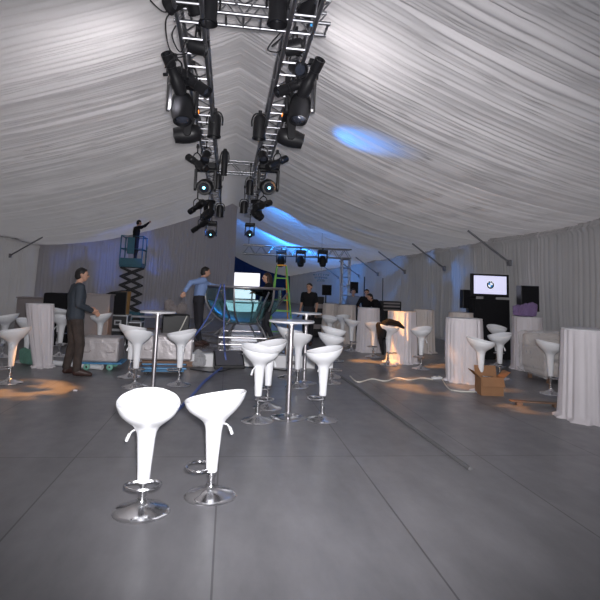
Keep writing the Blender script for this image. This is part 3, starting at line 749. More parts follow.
PC(250, 187, 10.9, .9, 0, -86, 'small black can beside the cyan lit moving head of the right truss', L=.3, r=.08)
PF(263, 205, 12.6, 1., 40, 20, 'profile spot pointing up right beyond the cyan lit moving head of the right truss')
PC(244, 207, 13.4, .9, 0, -86, 'black can hanging low on the inner side near the far end of the right truss')
MHD(257, 214, 14.4, .95, -120, -40, 'black moving head before the last one on the right truss')
MHD(249.5, 234, 18.4, .95, 182, -12, 'last moving head with a cyan lit lens at the far end of the right truss', True)
for px, lb in ((281, 'left moving head of the three hung under the goalpost truss'), (300.5, 'middle moving head of the three hung under the goalpost truss'), (322.5, 'right moving head of the three hung under the goalpost truss')):
    c = A(px, 261, 18.84); moving_head(c, .98, 180, -65, lb, False, up=cl(c, gz - .165, .40 * .98) + .02, group='moving heads under the goalpost truss')
# cables looping off the trusses
for pts, lb in ((((178, 8), (166, 20), (170, 50), (185, 54), (190, 45)), 'black cable looping outside the front end of the left truss'),
                (((180, 20), (172, 35), (180, 52), (186, 40)), 'short black cable loop inside another, left truss front end'),
                (((165, 68), (172, 60), (185, 56)), 'thin cable arching above the upward profile spot of the left truss'),
                (((285, 28), (272, 42), (268, 50), (278, 52), (284, 46)), 'black cable looping beside the first par can of the right truss'),
                (((287, 30), (276, 44), (272, 46), (281, 38)), 'second thinner cable loop beside the first par can of the right truss'),
                (((150, 0), (158, 8), (166, 12), (178, 4)), 'black cable drooping at the top left of the truss rig')):
    P_ = [A(x, y, 5.45 + .02 * i) for i, (x, y) in enumerate(pts)]; c0 = P_[0].copy()
    o = MB().tube([q_ - c0 for q_ in curve(P_, 6)], .008, 6).build('cable', M['wire'], loc=c0); tag(o, lb, 'cable', 'loose cables on the trusses')
c = A(313, 24, 5.0)
o = MB().rings([[Vector((dx, dy, z)) for dx, dy in ((-.02, 0), (.02, 0), (.02, .004), (-.02, .004))] for z in (.03, 0, -.03)]).build('tape_strip', M['strap'], loc=c); tag(o, 'small strip of bright blue tape hanging off the right truss', 'tape')
o.rotation_euler = (.3, .5, .2)

# ------------------------------------------------------------------ stage and glass tank
sx0, sx1 = at(190, 350, 10.2).x, at(314, 352, 10.3).x
t = thing('stage_platform', ((sx0 + sx1) / 2, 12.1, 0), 0, 'low white edged stage platform under the glass tank', 'stage')
sw = sx1 - sx0
MB().box((0, 0, .115), (sw, 3.9, .23)).build('fascia', M['stagewhite'], t, bevel=.006)
MB().box((0, 0, .245), (sw + .02, 3.92, .03)).build('deck', M['stagetop'], t, bevel=.004)
TKX, TKY = at(243.5, 300, 11.9).x, 11.9
t = thing('glass_tank', (TKX, TKY, STZ), 0, 'large round glass bowl tank in a silver tube frame on the stage', 'tank')
zr = 1.50 - STZ; RB = .86
def bowl(r_, t_):
    pr = []
    for i in range(15):
        a = PI / 2 * i / 14; pr.append((r_ * math.sin(a) ** .85, zr - .08 - (r_ * .86) * math.cos(a) ** 1.0))
    pr.append((r_, zr - .02)); return pr
outer = bowl(RB, 0); inner = [(max(r_ - .014, 1e-4), z_ + (.014 if r_ < RB * .9 else 0)) for r_, z_ in outer][::-1]
MB().lathe(outer + inner, n=64).build('glass_bowl', M['glass'], t, ang=70)
wl = [(r_ * .975, z_ + .02) for r_, z_ in outer if z_ < zr - .28]
MB().lathe([(0.001, wl[0][1])] + wl[1:] + [(wl[-1][0], wl[-1][1] + .02), (0, wl[-1][1] + .02)], n=48).build('water', M['water'], t)
MB().tube([(math.cos(a) * (RB + .03), math.sin(a) * (RB + .03), zr) for a in [2 * PI * k / 64 for k in range(64)]], .03, 10, closed=True).build('rim_ring', M['steel'], t)
MB().tube([(math.cos(a) * .34, math.sin(a) * .34, .46) for a in [2 * PI * k / 40 for k in range(40)]], .024, 8, closed=True).build('cradle_ring', M['steel'], t)
for k in range(6):
    a = 2 * PI * (k + .25) / 6; ca, sa = math.cos(a), math.sin(a)
    MB().tube([(ca * (r_ + .025), sa * (r_ + .025), z_) for r_, z_ in outer[3:]], .020, 8).build('rib', M['steel'], t)
for k in range(6):
    a = 2 * PI * (k + .0) / 6 + .0; ca, sa = math.cos(a), math.sin(a)
    MB().tube([(ca * 1.0, sa * 1.0, zr - .08), (ca * .58, sa * .58, .58), (ca * .98, sa * .98, .20)], .022, 8).build('leg', M['chrome'], t)
for z_, r_ in ((.20, .98), (.06, .98)):
    MB().tube([(math.cos(a) * r_, math.sin(a) * r_, z_) for a in [2 * PI * k / 6 for k in range(6)]], .022, 8, closed=True).build('base_rail', M['steel'], t)
for k in range(6):
    a = 2 * PI * k / 6; ca, sa = math.cos(a), math.sin(a)
    MB().tube([(ca * .98, sa * .98, 0), (ca * .98, sa * .98, .20)], .022, 8).build('foot', M['steel'], t)
    MB().tube([(ca * .30, sa * .30, .45), (ca * .75, sa * .75, .06)], .018, 8).build('strut', M['steel'], t)
def hose(pts, r, m, lb, nm='hose', cat='hose'):
    c0 = Vector(pts[0]); o = MB().tube([p_ - c0 for p_ in curve(pts, 8)], r, 8).build(nm, m, loc=c0); return tag(o, lb, cat)
ty = TKY - .98
hose([at(224, 284, ty - .0), at(225, 300, ty - .1), at(224, 320, ty - .12), at(224, 340, ty - .15), at(225, 350.5, ty - .45), Vector((at(225, 350, 10.05).x, 10.05, .27)), at(226, 360, 9.98)], .016, M['hose'], 'blue hose hanging from the tank rim over the stage edge')
hose([at(221, 284, ty), at(214, 305, ty - .1), at(203, 325, ty - .15), at(190, 341, ty - .05), at(183, 347, ty - .0)], .016, M['hose'], 'blue hose slanting from the tank rim down behind the man in blue')
hose([fl(238, 361, .02), fl(225, 366, .02), fl(206, 380, .02), fl(186, 402, .02), fl(160, 424, .02), fl(152, 431, .02)], .02, M['hose'], 'thick blue cable snaking over the floor between the foreground stools', 'cable', 'cable')
hose([at(187, 316, 11.3), at(180, 330, 11.2), at(170, 343, 11.1), at(168, 346, 11.1)], .012, M['whitewire'], 'pale cable hanging from the left hand of the man in blue', 'cable', 'cable')

# wedge monitor
p = fl(228, 369)
t = thing('wedge_monitor', (p.x, p.y + .2, 0), math.radians(8), 'black wedge floor monitor speaker in front of the stage edge', 'speaker')
MB().rings([[Vector((x, y, z)) for y, z in ((-.22, 0), (-.22, .06), (.06, .29), (.20, .29), (.20, 0))] for x in (-.28, .28)]).build('cabinet', M['black'], t, smooth=False, bevel=.01)
MB().rings([[Vector((x, y, z)) for y, z in ((-.212, .078), (-.222, .07), (.044, .29), (.05, .298))] for x in (-.25, .25)]).build('grille', M['meshgrille'], t, smooth=False)

# clear plastic heap
def blob(name, c, r, m, label, cat, seed, parent=None, lumps=7):
    g = np.random.default_rng(seed); bm = bmesh.new()
    for i in range(lumps):
        o_ = Vector((g.uniform(-.6, .6) * r[0], g.uniform(-.6, .6) * r[1], r[2] * g.uniform(.3, 1.3)))
        pts = ico(o_, (r[0] * g.uniform(.25, .5), r[1] * g.uniform(.25, .5), r[2] * g.uniform(.3, .6)), 1); hull_into(bm, pts + ico(Vector((o_.x * .8, o_.y * .8, r[2] * .3)), (r[0] * .4, r[1] * .4, r[2] * .28), 1))
    me = remesh(bm, max(r) / 22, 1, .5)
    mn = min(q_.co.z for q_ in me.vertices)
    for q_ in me.vertices:
        q_.co.z = q_.co.z - mn; q_.co += Vector(g.normal(0, max(r) * .012, 3)) if q_.co.z > .02 else Vector()
    me.materials.clear(); me.materials.append(m); me.name = name
    o = bpy.data.objects.new(name, me); COL.objects.link(o); o.location = c
    if label: tag(o, label, cat)
    return o
blob('plastic_sheet', fl(198, 367), (.20, .16, .19), M['plastic'], 'crumpled clear plastic sheet on the floor at the left corner of the stage', 'plastic', 5)
blob('plastic_film', fl(28, 365), (.21, .17, .20), M['greenplastic'], 'crumpled green plastic film around a stool base on the left', 'plastic', 6)

# ladder
p = at(284, 300, 13.6)
t = thing('step_ladder', (p.x, p.y, STZ), math.radians(5), 'green A-frame step ladder with an orange rear leg behind the woman', 'ladder') if False else thing('step_ladder', (p.x, 14.6, 0), math.radians(4), 'green A-frame step ladder with one orange leg behind the woman in black', 'ladder')
LH = 2.15
for s in (-1, 1):
    MB().box((s * .24, -.20, LH / 2), (.035, .07, LH * 1.015), M3=Matrix.Rotation(-s * math.atan(.22 / LH), 3, 'Y') @ Matrix.Rotation(-math.atan(.36 / LH), 3, 'X')).build('front_rail', M['greenladder'], t, bevel=.005)
    o = MB().box((s * .24, .20, LH / 2), (.03, .05, LH * 1.015), M3=Matrix.Rotation(-s * math.atan(.22 / LH), 3, 'Y') @ Matrix.Rotation(math.atan(.36 / LH), 3, 'X')).build('rear_rail', M['orangeladder' if s > 0 else 'greenladder'], t, bevel=.005)
    if s > 0: o['label'] = 'orange rear leg'
MB().box((0, 0, LH + .01), (.26, .16, .04)).build('top_cap', M['orangeladder'], t, bevel=.008)
for i in range(6):
    z = .3 + i * .30; u = z / LH
    MB().box((0, -.38 + .36 * u, z), (.66 - .42 * u, .08, .03)).build('step', M['greenladder'], t, bevel=.004)
    if i % 2 == 0: MB().box((0, .38 - .36 * u, z), (.66 - .42 * u, .03, .03)).build('rear_brace', M['greenladder'], t)

# ------------------------------------------------------------------ left side gear
def soft_case(px, base, D, w, dd, hh, z0, label, rz=0.):
    q = at(px, base, D)
    o = None
    m_ = MB(); nx, ny, nz = 10, 6, 6
    t = thing('padded_case', (q.x, q.y, z0), rz, label, 'case')
    MB().box((0, 0, hh / 2), (w, dd, hh)).build('case_body', M['silver'], t, bevel=.035)
    MB().box((0, 0, hh * .80), (w + .012, dd + .012, .012)).build('lid_seam', M['steel'], t)
    for s in (-1, 1): MB().tube(curve([(s * w * .3 - .07, -dd / 2 - .005, hh * .5), (s * w * .3 - .05, -dd / 2 - .025, hh * .42), (s * w * .3 + .05, -dd / 2 - .025, hh * .42), (s * w * .3 + .07, -dd / 2 - .005, hh * .5)], 4), .007, 6).build('handle', M['greypanel'], t)
    return t
DL = .135
soft_case(101.5, 355, 9.75, .66, .50, .42, DL, 'silver padded case on a blue dolly behind the man in the jacket')
q = at(101.5, 355, 9.75)
t = thing('flat_dolly', (q.x, q.y, 0), 0, 'blue flat dolly with green wheels under the silver padded case', 'dolly')
MB().box((0, 0, .12), (.80, .55, .028)).build('deck', M['bluepaint'], t, bevel=.006)
for x in (-.18, .20):
    for y in (-.22, .22):
        MB().lathe([(0, -.02), (.045, -.02), (.055, -.012), (.055, .012), (.045, .02), (0, .02)], (x, y, .055), (0, 1, 0), 20).build('wheel', M['greenwheel'], t)
        MB().lathe([(0, -.023), (.018, -.023), (.018, .023), (0, .023)], (x, y, .055), (0, 1, 0), 12).build('hub', M['chrome'], t)
soft_case(166, 358, 10.4, 1.02, .55, .46, .10, 'long silver padded case standing behind the left cocktail table')
q = at(166, 358, 10.4)
t = thing('wooden_pallet', (q.x, q.y, 0), 0, 'low brown wooden pallet under the long silver padded case', 'pallet')
for y in (-.25, 0, .25): MB().box((0, y, .03), (1.05, .08, .06)).build('runner', M['brown'], t, bevel=.004)
MB().box((0, 0, .0775), (1.08, .60, .035)).build('top_board', M['brown'], t, bevel=.004)
q = fl(163, 373)
t = thing('platform_dolly', (q.x, q.y, 0), math.radians(4), 'low bright blue steel platform dolly on the floor by the left cocktail table', 'dolly')
MB().box((0, .0, .065), (.70, .42, .03)).build('deck', M['bluepaint'], t, bevel=.008)
MB().tube([(-.38, -.24, .11), (.38, -.24, .11), (.38, .24, .11), (-.38, .24, .11)], .016, 8, closed=True).build('edge_rail', M['bluepaint'], t)
for x in (-.28, .28):
    for y in (-.15, .15):
        MB().lathe([(0, -.015), (.03, -.015), (.03, .015), (0, .015)], (x, y, .03), (0, 1, 0), 16).build('wheel', M['rubber'], t)
# long white tube
a_, b_ = fl(49, 365), fl(102, 370)
t = thing('cardboard_tube', (a_.x, a_.y, .045), 0, 'long white tube with a yellow end lying on the floor by the man', 'tube')
d = (b_ - a_); d.z = 0
MB().tube([d * .08, d], .045, 16).build('tube_body', M['white'], t); MB().tube([Vector(), d * .079], .047, 16).build('end_sleeve', M['yellow'], t)
o = MB().box((0, 0, .01), (.05, .035, .02)).build('paper_scrap', M['cloth'], bevel=.004, loc=fl(75.5, 391)); tag(o, 'tiny white paper scrap on the floor before the jacketed man', 'scrap')

def flight_case(c, w, dd, hh, label, grp):
    t = thing('flight_case', c, 0, label, 'flight case', grp)
    MB().box((0, 0, hh / 2), (w - .01, dd - .01, hh - .01)).build('panel', M['black'], t)
    e = .028
    for x in (-1, 1):
        for y in (-1, 1): MB().box((x * (w - e) / 2, y * (dd - e) / 2, hh / 2), (e, e, hh)).build('edge_trim', M['alu'], t)
    for z in (e / 2, hh - e / 2):
        for y in (-1, 1): MB().box((0, y * (dd - e) / 2, z), (w - 2 * e, e, e)).build('edge_trim', M['alu'], t)
        for x in (-1, 1): MB().box((x * (w - e) / 2, 0, z), (e, dd - 2 * e, e)).build('edge_trim', M['alu'], t)
    hd = MB().box((0, -dd / 2 - .003, hh / 2), (.17, .012, .12)).build('recessed_handle', M['alu'], t, bevel=.003)
    MB().box((0, -dd / 2 - .011, hh / 2), (.10, .008, .06)).build('handle_cup', M['black'], hd)
    return t
q = at(118.5, 338, 13.6); w_ = .46
flight_case((q.x, q.y, 0), w_, .5, .36, 'lower black flight case with metal edges under its twin at the left', 'flight cases stacked at the left')
flight_case((q.x, q.y, .361), w_, .5, .36, 'middle black flight case with metal edges in the left stack', 'flight cases stacked at the left')
def speaker_box(c, w, dd, hh, rz, label, stand=None):
    t = thing('loudspeaker', c, rz, label, 'speaker')
    MB().rings([[Vector((x * w / 2, y * dd / 2, z)) for x, y in ((-1, -1), (1, -1), (.7, 1), (-.7, 1))] for z in (0, hh)]).build('cabinet', M['black'], t, smooth=False, bevel=.012)
    MB().box((0, -dd / 2 - .006, hh / 2), (w * .9, .012, hh * .92)).build('grille', M['blackfab'], t, bevel=.004)
    return t
speaker_box((q.x - .02, q.y, .722), .34, .34, .56, 0, 'black loudspeaker standing on the stacked flight cases at the left')
q2 = at(134.5, 338, 13.8)
flight_case((q2.x, q2.y, 0), .36, .5, .55, 'taller black flight case right of the stacked pair, under the scissor lift', 'flight cases stacked at the left')
q3 = at(125.5, 300, 14.4)
o = MB(); g = np.random.default_rng(3)
o.rings([[Vector((math.cos(a) * (.12 + .012 * math.sin(5 * a + z * 6)), math.sin(a) * (.10 + .01 * math.cos(4 * a)), z)) for a in [2 * PI * k / 24 for k in range(24)]] for z in (0, .02, .4, .8, 1.2, 1.27, 1.28)])
o = o.build('rolled_carpet', M['gold'], loc=(q3.x, q3.y, 0)); tag(o, 'upright rolled gold patterned fabric between the loudspeaker and the scissor lift', 'fabric roll')
# grey road case and black covered boxes on the left
q = at(98, 330, 12.6)
t = thing('grey_cabinet', (q.x, q.y, 0), 0, 'tall grey brown cabinet behind the warmly lit stool at the left', 'cabinet')
MB().box((0, 0, .61), (.52, .45, 1.18)).build('cabinet_body', M['greypanel'], t, bevel=.01)
MB().box((0, 0, 1.215), (.56, .49, .03)).build('cabinet_top', M['greypanel'], t, bevel=.005)
MB().box((0, 0, .01), (.46, .40, .02)).build('plinth', M['black'], t)
q = at(57, 330, 13.6)
o = MB().box((0, 0, .60), (.62, .5, 1.2)).build('covered_box', M['blackfab'], bevel=.04, loc=(q.x, q.y, 0)); tag(o, 'tall box under a black cover behind the man in the dark jacket', 'box')
q = at(108, 330, 15.6)
o = MB().rings([[Vector((x, y, z)) for x, z in ((-.55, 0), (.35, 0), (.35, 1.30), (.05, 1.24), (-.55, .98))] for y in (-.3, .3)]).build('covered_box', M['blackfab'], smooth=False, bevel=.03, loc=(q.x, q.y, 0)); tag(o, 'slanting black covered box between the grey cabinet and the flight cases', 'box')
q = at(40, 330, 14.6)
t = thing('grey_cabinet', (q.x, q.y, 0), 0, 'low wide grey cabinet behind the left draped table', 'cabinet')
MB().box((0, 0, .52), (1.1, .5, 1.0)).build('cabinet_body', M['greypanel'], t, bevel=.02)
MB().box((0, 0, 1.035), (1.14, .54, .03)).build('cabinet_top', M['greypanel'], t, bevel=.006)
q = at(175, 330, 13.0)
t = thing('equipment_rack', (q.x, q.y, 0), .15, 'dark equipment rack with a covered top left of the man in blue', 'rack')
MB().box((0, 0, .40), (.62, .5, .8)).build('rack_body', M['black'], t, bevel=.02)
blob('cover', (0, 0, .80), (.30, .24, .20), M['greypanel'], None, None, 9).parent = t
q = at(152, 330, 15.4)
t = thing('work_bench', (q.x, q.y, 0), 0, 'low brown bench with white top at the foot of the back curtain', 'bench')
MB().box((0, 0, .58), (1.5, .5, .03)).build('bench_top', M['wood'], t, bevel=.004)
for x in (-.7, .7):
    for y in (-.2, .2): MB().box((x, y, .2825), (.04, .04, .565)).build('leg', M['brown'], t)
MB().box((0, .0, .25), (1.36, .36, .02)).build('shelf', M['brown'], t)

# ------------------------------------------------------------------ right side gear
q = at(489.5, 285.5, 12.3)
tz = q.z
t = thing('television', (q.x, q.y, tz), 0, 'wide television showing a round blue and white emblem on a lavender screen', 'television')
tw, th = 1.0, .56
MB().box((0, 0, 0), (tw, .07, th)).build('bezel', M['black'], t, bevel=.008)
sc_ = MB().box((0, -.038, .012), (tw * .86, .006, th * .80)).build('screen', M['screen'], t)
er = .10
yy = -.043
def disc(r0, r1, y, a0=0, a1=2 * PI, n_=40, th_=.002):
    m_ = MB(); N_ = max(3, int(n_ * (a1 - a0) / (2 * PI)))
    pr = []
    for i in range(N_ + 1):
        a = a0 + (a1 - a0) * i / N_
        pr.append([Vector((math.cos(a) * r0, y, math.sin(a) * r0)), Vector((math.cos(a) * r1, y, math.sin(a) * r1)), Vector((math.cos(a) * r1, y - th_, math.sin(a) * r1)), Vector((math.cos(a) * r0, y - th_, math.sin(a) * r0))])
    return m_.rings(pr)
em = disc(.001, er, yy).build('emblem', M['e_black'], sc_, smooth=False); em.location = (0, 0, .012)
# keep emblem pieces as siblings on the screen (sub-parts)
for k in range(4):
    o = disc(.001, er * .60, yy - .0025, k * PI / 2, (k + 1) * PI / 2).build('emblem_quarter', M['e_blue' if k in (1, 3) else 'e_white'], sc_, smooth=False); o.location = (0, 0, .012)
o = disc(er * .97, er * 1.04, yy - .0005).build('emblem_ring', M['e_white'], sc_, smooth=False); o.location = (0, 0, .012)
for ch, a in (('B', 132), ('M', 90), ('W', 48)):
    cu = bpy.data.curves.new('emblem_letter', 'FONT'); cu.body = ch; cu.size = er * .42; cu.align_x = 'CENTER'; cu.align_y = 'CENTER'; cu.extrude = .0008; cu.materials.append(M['e_white'])
    tmp = bpy.data.objects.new('tmp', cu); COL.objects.link(tmp); bpy.context.evaluated_depsgraph_get().update(); lm = bpy.data.meshes.new_from_object(tmp.evaluated_get(bpy.context.evaluated_depsgraph_get())); bpy.data.objects.remove(tmp)
    o = bpy.data.objects.new('emblem_letter', lm); COL.objects.link(o); o.parent = sc_
    a = math.radians(a); o.location = (math.cos(a) * er * .79, yy - .004, .012 + math.sin(a) * er * .79); o.rotation_euler = (PI / 2, -(a - PI / 2) if False else 0, 0)
    o.rotation_euler = (Matrix.Rotation(-(a - PI / 2), 3, 'Y') @ Matrix.Rotation(PI / 2, 3, 'X')).to_euler()
MB().box((0, .0, -th / 2 - .03), (.30, .06, .06)).build('neck', M['black'], t)
t = thing('television_stand', (q.x, q.y + .05, 0), 0, 'tall stand skirted in black cloth under the television', 'stand')
hs = tz - th / 2 - .062
nn = 90
rs = []
for z in (0, .4, .9, hs):
    ring = []
    for k in range(nn):
        a = 2 * PI * k / nn; c_, s_ = math.cos(a), math.sin(a); e_ = .22
        x = math.copysign(abs(c_) ** e_, c_) * .46; y = math.copysign(abs(s_) ** e_, s_) * .22; f_ = 1 + .03 * math.sin(31 * a) * (1.2 - z / hs)
        ring.append(Vector((x * f_, y * f_, z)))
    rs.append(ring)
MB().rings(rs).build('skirt', M['blackfab'], t)
MB().box((0, 0, hs + .0005), (.86, .40, .001)).build('shelf_top', M['black'], t)
q = at(467, 299, 13.6); 
def pole_speaker(q, w, hh, rz, l1, l2):
    speaker_box((q.x, q.y, q.z - hh / 2), w, .32, hh, rz, l1)
    t = thing('speaker_stand', (q.x, q.y, 0), 0, l2, 'stand', 'black tripod speaker stands')
    MB().tube([(0, 0, .1), (0, 0, q.z - hh / 2)], .02, 10).build('pole', M['black'], t)
    for k in range(3):
        a = 2 * PI * k / 3 + .4; MB().tube([(0, 0, .55), (math.cos(a) * .30, math.sin(a) * .30, .015)], .013, 8).build('leg', M['black'], t)
pole_speaker(q, .38, .50, 0, 'black loudspeaker left behind the television', 'tripod stand of the loudspeaker behind the television')
q = at(537.5, 299, 11.2); q.x = min(q.x, XR - .52)
pole_speaker(q, .44, .58, 0, 'black loudspeaker against the right wall above the purple cloth', 'tripod stand of the loudspeaker above the purple cloth')
q = at(326, 290, 18.0); pole_speaker(q, .34, .36, 0, 'small black loudspeaker right of the man in the black t-shirt', 'tripod stand of the small loudspeaker near the man in the black t-shirt')
q = at(353.5, 287.5, 18.4); pole_speaker(q, .28, .40, 0, 'small black loudspeaker beside the upright truss leg', 'tripod stand of the loudspeaker beside the truss leg')
q = at(316, 292, 16.9)
t = thing('equipment_rack', (q.x, q.y, 0), .1, 'grey edged equipment rack behind the man in the black t-shirt', 'rack')
MB().box((0, 0, .66), (.46, .5, 1.28)).build('rack_body', M['black'], t, bevel=.01)
for x in (-.22, .22): MB().box((x, -.255, .66), (.03, .02, 1.30)).build('edge_trim', M['alu'], t)
for z in (.35, .7, 1.0): MB().box((0, -.255, z), (.38, .015, .14)).build('rack_unit', M['greypanel'], t)
q = at(388, 305, 16.9)
t = thing('mixing_rack', (q.x, q.y, 0), 0, 'black sound rack standing before the right wall beyond the bending person', 'rack')
MB().box((0, 0, .62), (.75, .5, 1.24)).build('rack_body', M['black'], t, bevel=.015)
for z in (.95, 1.07, 1.17): MB().box((.05, -.255, z), (.55, .015, .05)).build('rack_unit', M['greypanel'], t)
for px, hz in ((364, 2.1), (382.5, 2.05)):
    q = at(px, 300, 20.0 if px < 370 else 19.2)
    t = thing('light_stand', (q.x, q.y, 0), 0, 'thin black stand pole before the right wall ' + ('behind the third draped table' if px < 370 else 'behind the bending person'), 'stand')
    MB().tube([(0, 0, .1), (0, 0, hz)], .018, 8).build('pole', M['black'], t)
    for k in range(3):
        a = 2 * PI * k / 3; MB().tube([(0, 0, .5), (math.cos(a) * .4, math.sin(a) * .4, .015)], .012, 8).build('leg', M['black'], t)
# sparkling chandelier far back
q = at(321, 277, 20.5)
t = thing('crystal_chandelier', q, 0, 'glittering crystal light cluster hanging beyond the goalpost truss', 'chandelier')
for i, (r_, z_) in enumerate(((.30, .12), (.24, 0), (.14, -.11))):
    tr = MB().tube([(math.cos(a) * r_, math.sin(a) * r_, z_) for a in [2 * PI * k / 24 for k in range(24)]], .012, 6, closed=True).build('tier_ring', M['chrome'], t)
    for k in range(int(14 * r_ / .3) + 4):
        a = 2 * PI * k / (int(14 * r_ / .3) + 4); MB().lathe([(0, -.07), (.022, -.035), (.014, 0), (0, .01)], (math.cos(a) * r_, math.sin(a) * r_, z_ - .01), (0, 0, 1), 6).build('crystal_drop', M['crystal'], tr, smooth=False)
MB().tube([(0, 0, -.1), (0, 0, 1.9)], .008, 6).build('suspension_rod', M['chrome'], t)
# two bright screens far at the back
for (x0, x1, y0, y1, lb) in ((237, 260, 273.5, 285.5, 'upper bright white projection screen behind the tank'), (237, 256, 290, 298, 'lower bright white screen strip behind the tank')):
    a_ = at(x0 - 8, y1, 27.5); b_ = at(x1, y0, 27.5)
    a_.x = max(a_.x, .3 if x0 else 0)
    t = thing('projection_screen', ((a_.x + b_.x) / 2, 27.5, (a_.z + b_.z) / 2), 0, lb, 'screen', 'bright screens at the far end')
    w_, h_ = b_.x - a_.x, abs(b_.z - a_.z)
    MB().box((0, 0, 0), (w_, .04, h_)).build('screen', M['bigscreen'], t)
    MB().box((0, .04, 0), (w_ + .08, .03, h_ + .08)).build('frame', M['black'], t)
    if '' == lb[:0]: MB().tube([(w_ / 2, .07, -h_ / 2 - .02), (w_ / 2, .07, -((a_.z + b_.z) / 2))], .02, 8).build('stand_post', M['black'], t)

# purple cloth on draped table
q = dr2.location
blob('purple_cloth', (q.x - .0, q.y, 1.107), (.28, .24, .20), M['purple'], 'heap of purple cloth lying on the draped table below the loudspeaker', 'cloth', 12)
# cardboard box
p = fl(495, 396.5)
t = thing('cardboard_box', (p.x, p.y + .18, 0), math.radians(-8), 'open brown cardboard box with flaps folded out on the floor', 'box')
bx = MB(); W, Dp, Hh, T = .34, .28, .27, .006
for c_, d_ in (((0, -Dp / 2, Hh / 2), (W, T, Hh)), ((0, Dp / 2, Hh / 2), (W, T, Hh)), ((-W / 2, 0, Hh / 2), (T, Dp, Hh)), ((W / 2, 0, Hh / 2), (T, Dp, Hh)), ((0, 0, T / 2), (W, Dp, T))): bx.box(c_, d_)
bx.build('carton', M['cardboard'], t, smooth=False)
for s in (-1, 1):
    MB().box((s * (W / 2 + .055), 0, Hh + .04), (.15, Dp, T), M3=Matrix.Rotation(-s * .75, 3, 'Y')).build('flap', M['cardboard'], t, smooth=False)
MB().box((0, Dp / 2 + .03, Hh + .07), (W, T, .15), M3=Matrix.Rotation(-.35, 3, 'X')).build('flap', M['cardboard'], t, smooth=False)
MB().box((0, -Dp / 2 - .04, Hh - .06), (W, T, .15), M3=Matrix.Rotation(-.5, 3, 'X')).build('flap', M['cardboard'], t, smooth=False)
blob('crumpled_bag', (p.x - .05, p.y + .18, .01), (.11, .09, .15), M['blackfab'], 'crumpled black bag poking out of the cardboard box', 'bag', 14)
# plastic wrapped sofa
p = at(574, 380, 9.2); p.x -= .1
t = thing('wrapped_sofa', (p.x, p.y, 0), math.radians(0), 'pale sofa wrapped in clear plastic behind the near draped table at the right', 'sofa')
MB().box((0, 0, .24), (1.4, .75, .26)).build('seat_base', M['cloth2'], t, bevel=.06)
MB().box((0, .32, .55), (1.4, .18, .58)).build('backrest', M['cloth2'], t, bevel=.06)
for s in (-1, 1): MB().box((s * .64, 0, .42), (.16, .78, .42)).build('armrest', M['cloth2'], t, bevel=.05)
for s in (-1, 1):
    for y in (-.3, .3): MB().box((s * .6, y, .055), (.06, .06, .11)).build('leg', M['brown'], t)
g = np.random.default_rng(8); bm = bmesh.new()
hull_into(bm, [Vector((x, y, z)) for x in (-.76, .76) for y in (-.44, .46) for z in (.10,)] + [Vector((x, y, z)) for x in (-.74, .74) for y, z in ((-.43, .60), (.1, .86), (.46, .88))])
me = remesh(bm, .045, 2)
for q_ in me.vertices: q_.co += Vector(g.normal(0, .012, 3))
me.materials.clear(); me.materials.append(mat('wrap_film', (.85, .85, .86), .22, alpha=.22, bump=1., bscale=7)); me.name = 'plastic_wrap'
o = bpy.data.objects.new('plastic_wrap', me); COL.objects.link(o); o.parent = t
p = fl(556, 407)
t = thing('wooden_board', (p.x, p.y, 0), math.radians(-14), 'low dark wooden board lying in orange light before the wrapped sofa', 'board')
MB().box((0, 0, .05), (1.25, .10, .02)).build('top_plank', M['brown'], t, bevel=.004)
for x in (-.5, 0, .5): MB().box((x, 0, .02), (.08, .10, .04)).build('block', M['brown'], t)

# garment hung on stool
p = st_j.location
t = bmesh.new()
for a_, b_, r0, r1 in (((-.22, -.02, .80), (-.02, -.04, .90), .05, .075), ((-.02, -.04, .90), (.20, -.02, .86), .075, .06), ((.20, -.02, .86), (.32, -.03, .78), .06, .03), ((-.22, -.02, .82), (-.20, -.08, .55), .07, .06), ((-.20, -.08, .55), (-.14, -.10, .24), .055, .035), ((-.10, -.08, .86), (-.12, -.12, .60), .06, .035)):
    hull_into(t, ico(a_, (r0, r0 * .9, r0), 2) + ico(b_, (r1, r1 * .8, r1), 2))
me = remesh(t, .015, 3); me.materials.clear(); me.materials.append(M['blackfab']); me.polygons.foreach_set('use_smooth', [True] * len(me.polygons)); me.name = 'black_garment'
o = bpy.data.objects.new('black_garment', me); COL.objects.link(o); o.location = p; tag(o, 'black garment draped over the seat of a stool with a sleeve hanging down', 'garment')

# power strip and cables on the floor
p = fl(437, 379)
t = thing('power_strip', (p.x, p.y, 0), .3, 'small white power strip on the floor left of the warm lit draped table', 'power strip')
MB().box((0, 0, .02), (.20, .07, .04)).build('strip_body', M['white'], t, bevel=.006)
for x in (-.05, .05): MB().box((x, 0, .0455), (.035, .035, .011)).build('plug', M['whitewire'], t)
hose([fl(433, 379.5, .01), fl(422, 378, .01), fl(410, 380, .01), fl(397, 378, .01), fl(385, 381, .01), fl(372, 379, .01), fl(358, 382, .01), fl(350, 376, .01)], .011, M['whitewire'], 'thin white cable running over the floor from the power strip', 'cable', 'cable')
hose([fl(442, 379, .01), fl(448, 388, .01), fl(457, 391, .01), fl(478, 392, .01)], .010, M['whitewire'], 'white cable from the power strip toward the draped table foot', 'cable', 'cable')
hose([fl(340, 376, .012), fl(358, 388, .012), fl(384, 407, .012), fl(424, 436, .012), fl(470, 469, .012)], .02, mat('grey_cable_cover', (.12, .12, .125), .5), 'dark cable cover strip running diagonally toward the lower right floor', 'cable_cover', 'cable')
hose([fl(190, 369, .012), fl(215, 372, .012), fl(240, 367, .012), fl(262, 368, .012), fl(290, 371, .012)], .010, M['wire'], 'thin black cable lying along the front of the stage', 'cable', 'cable')

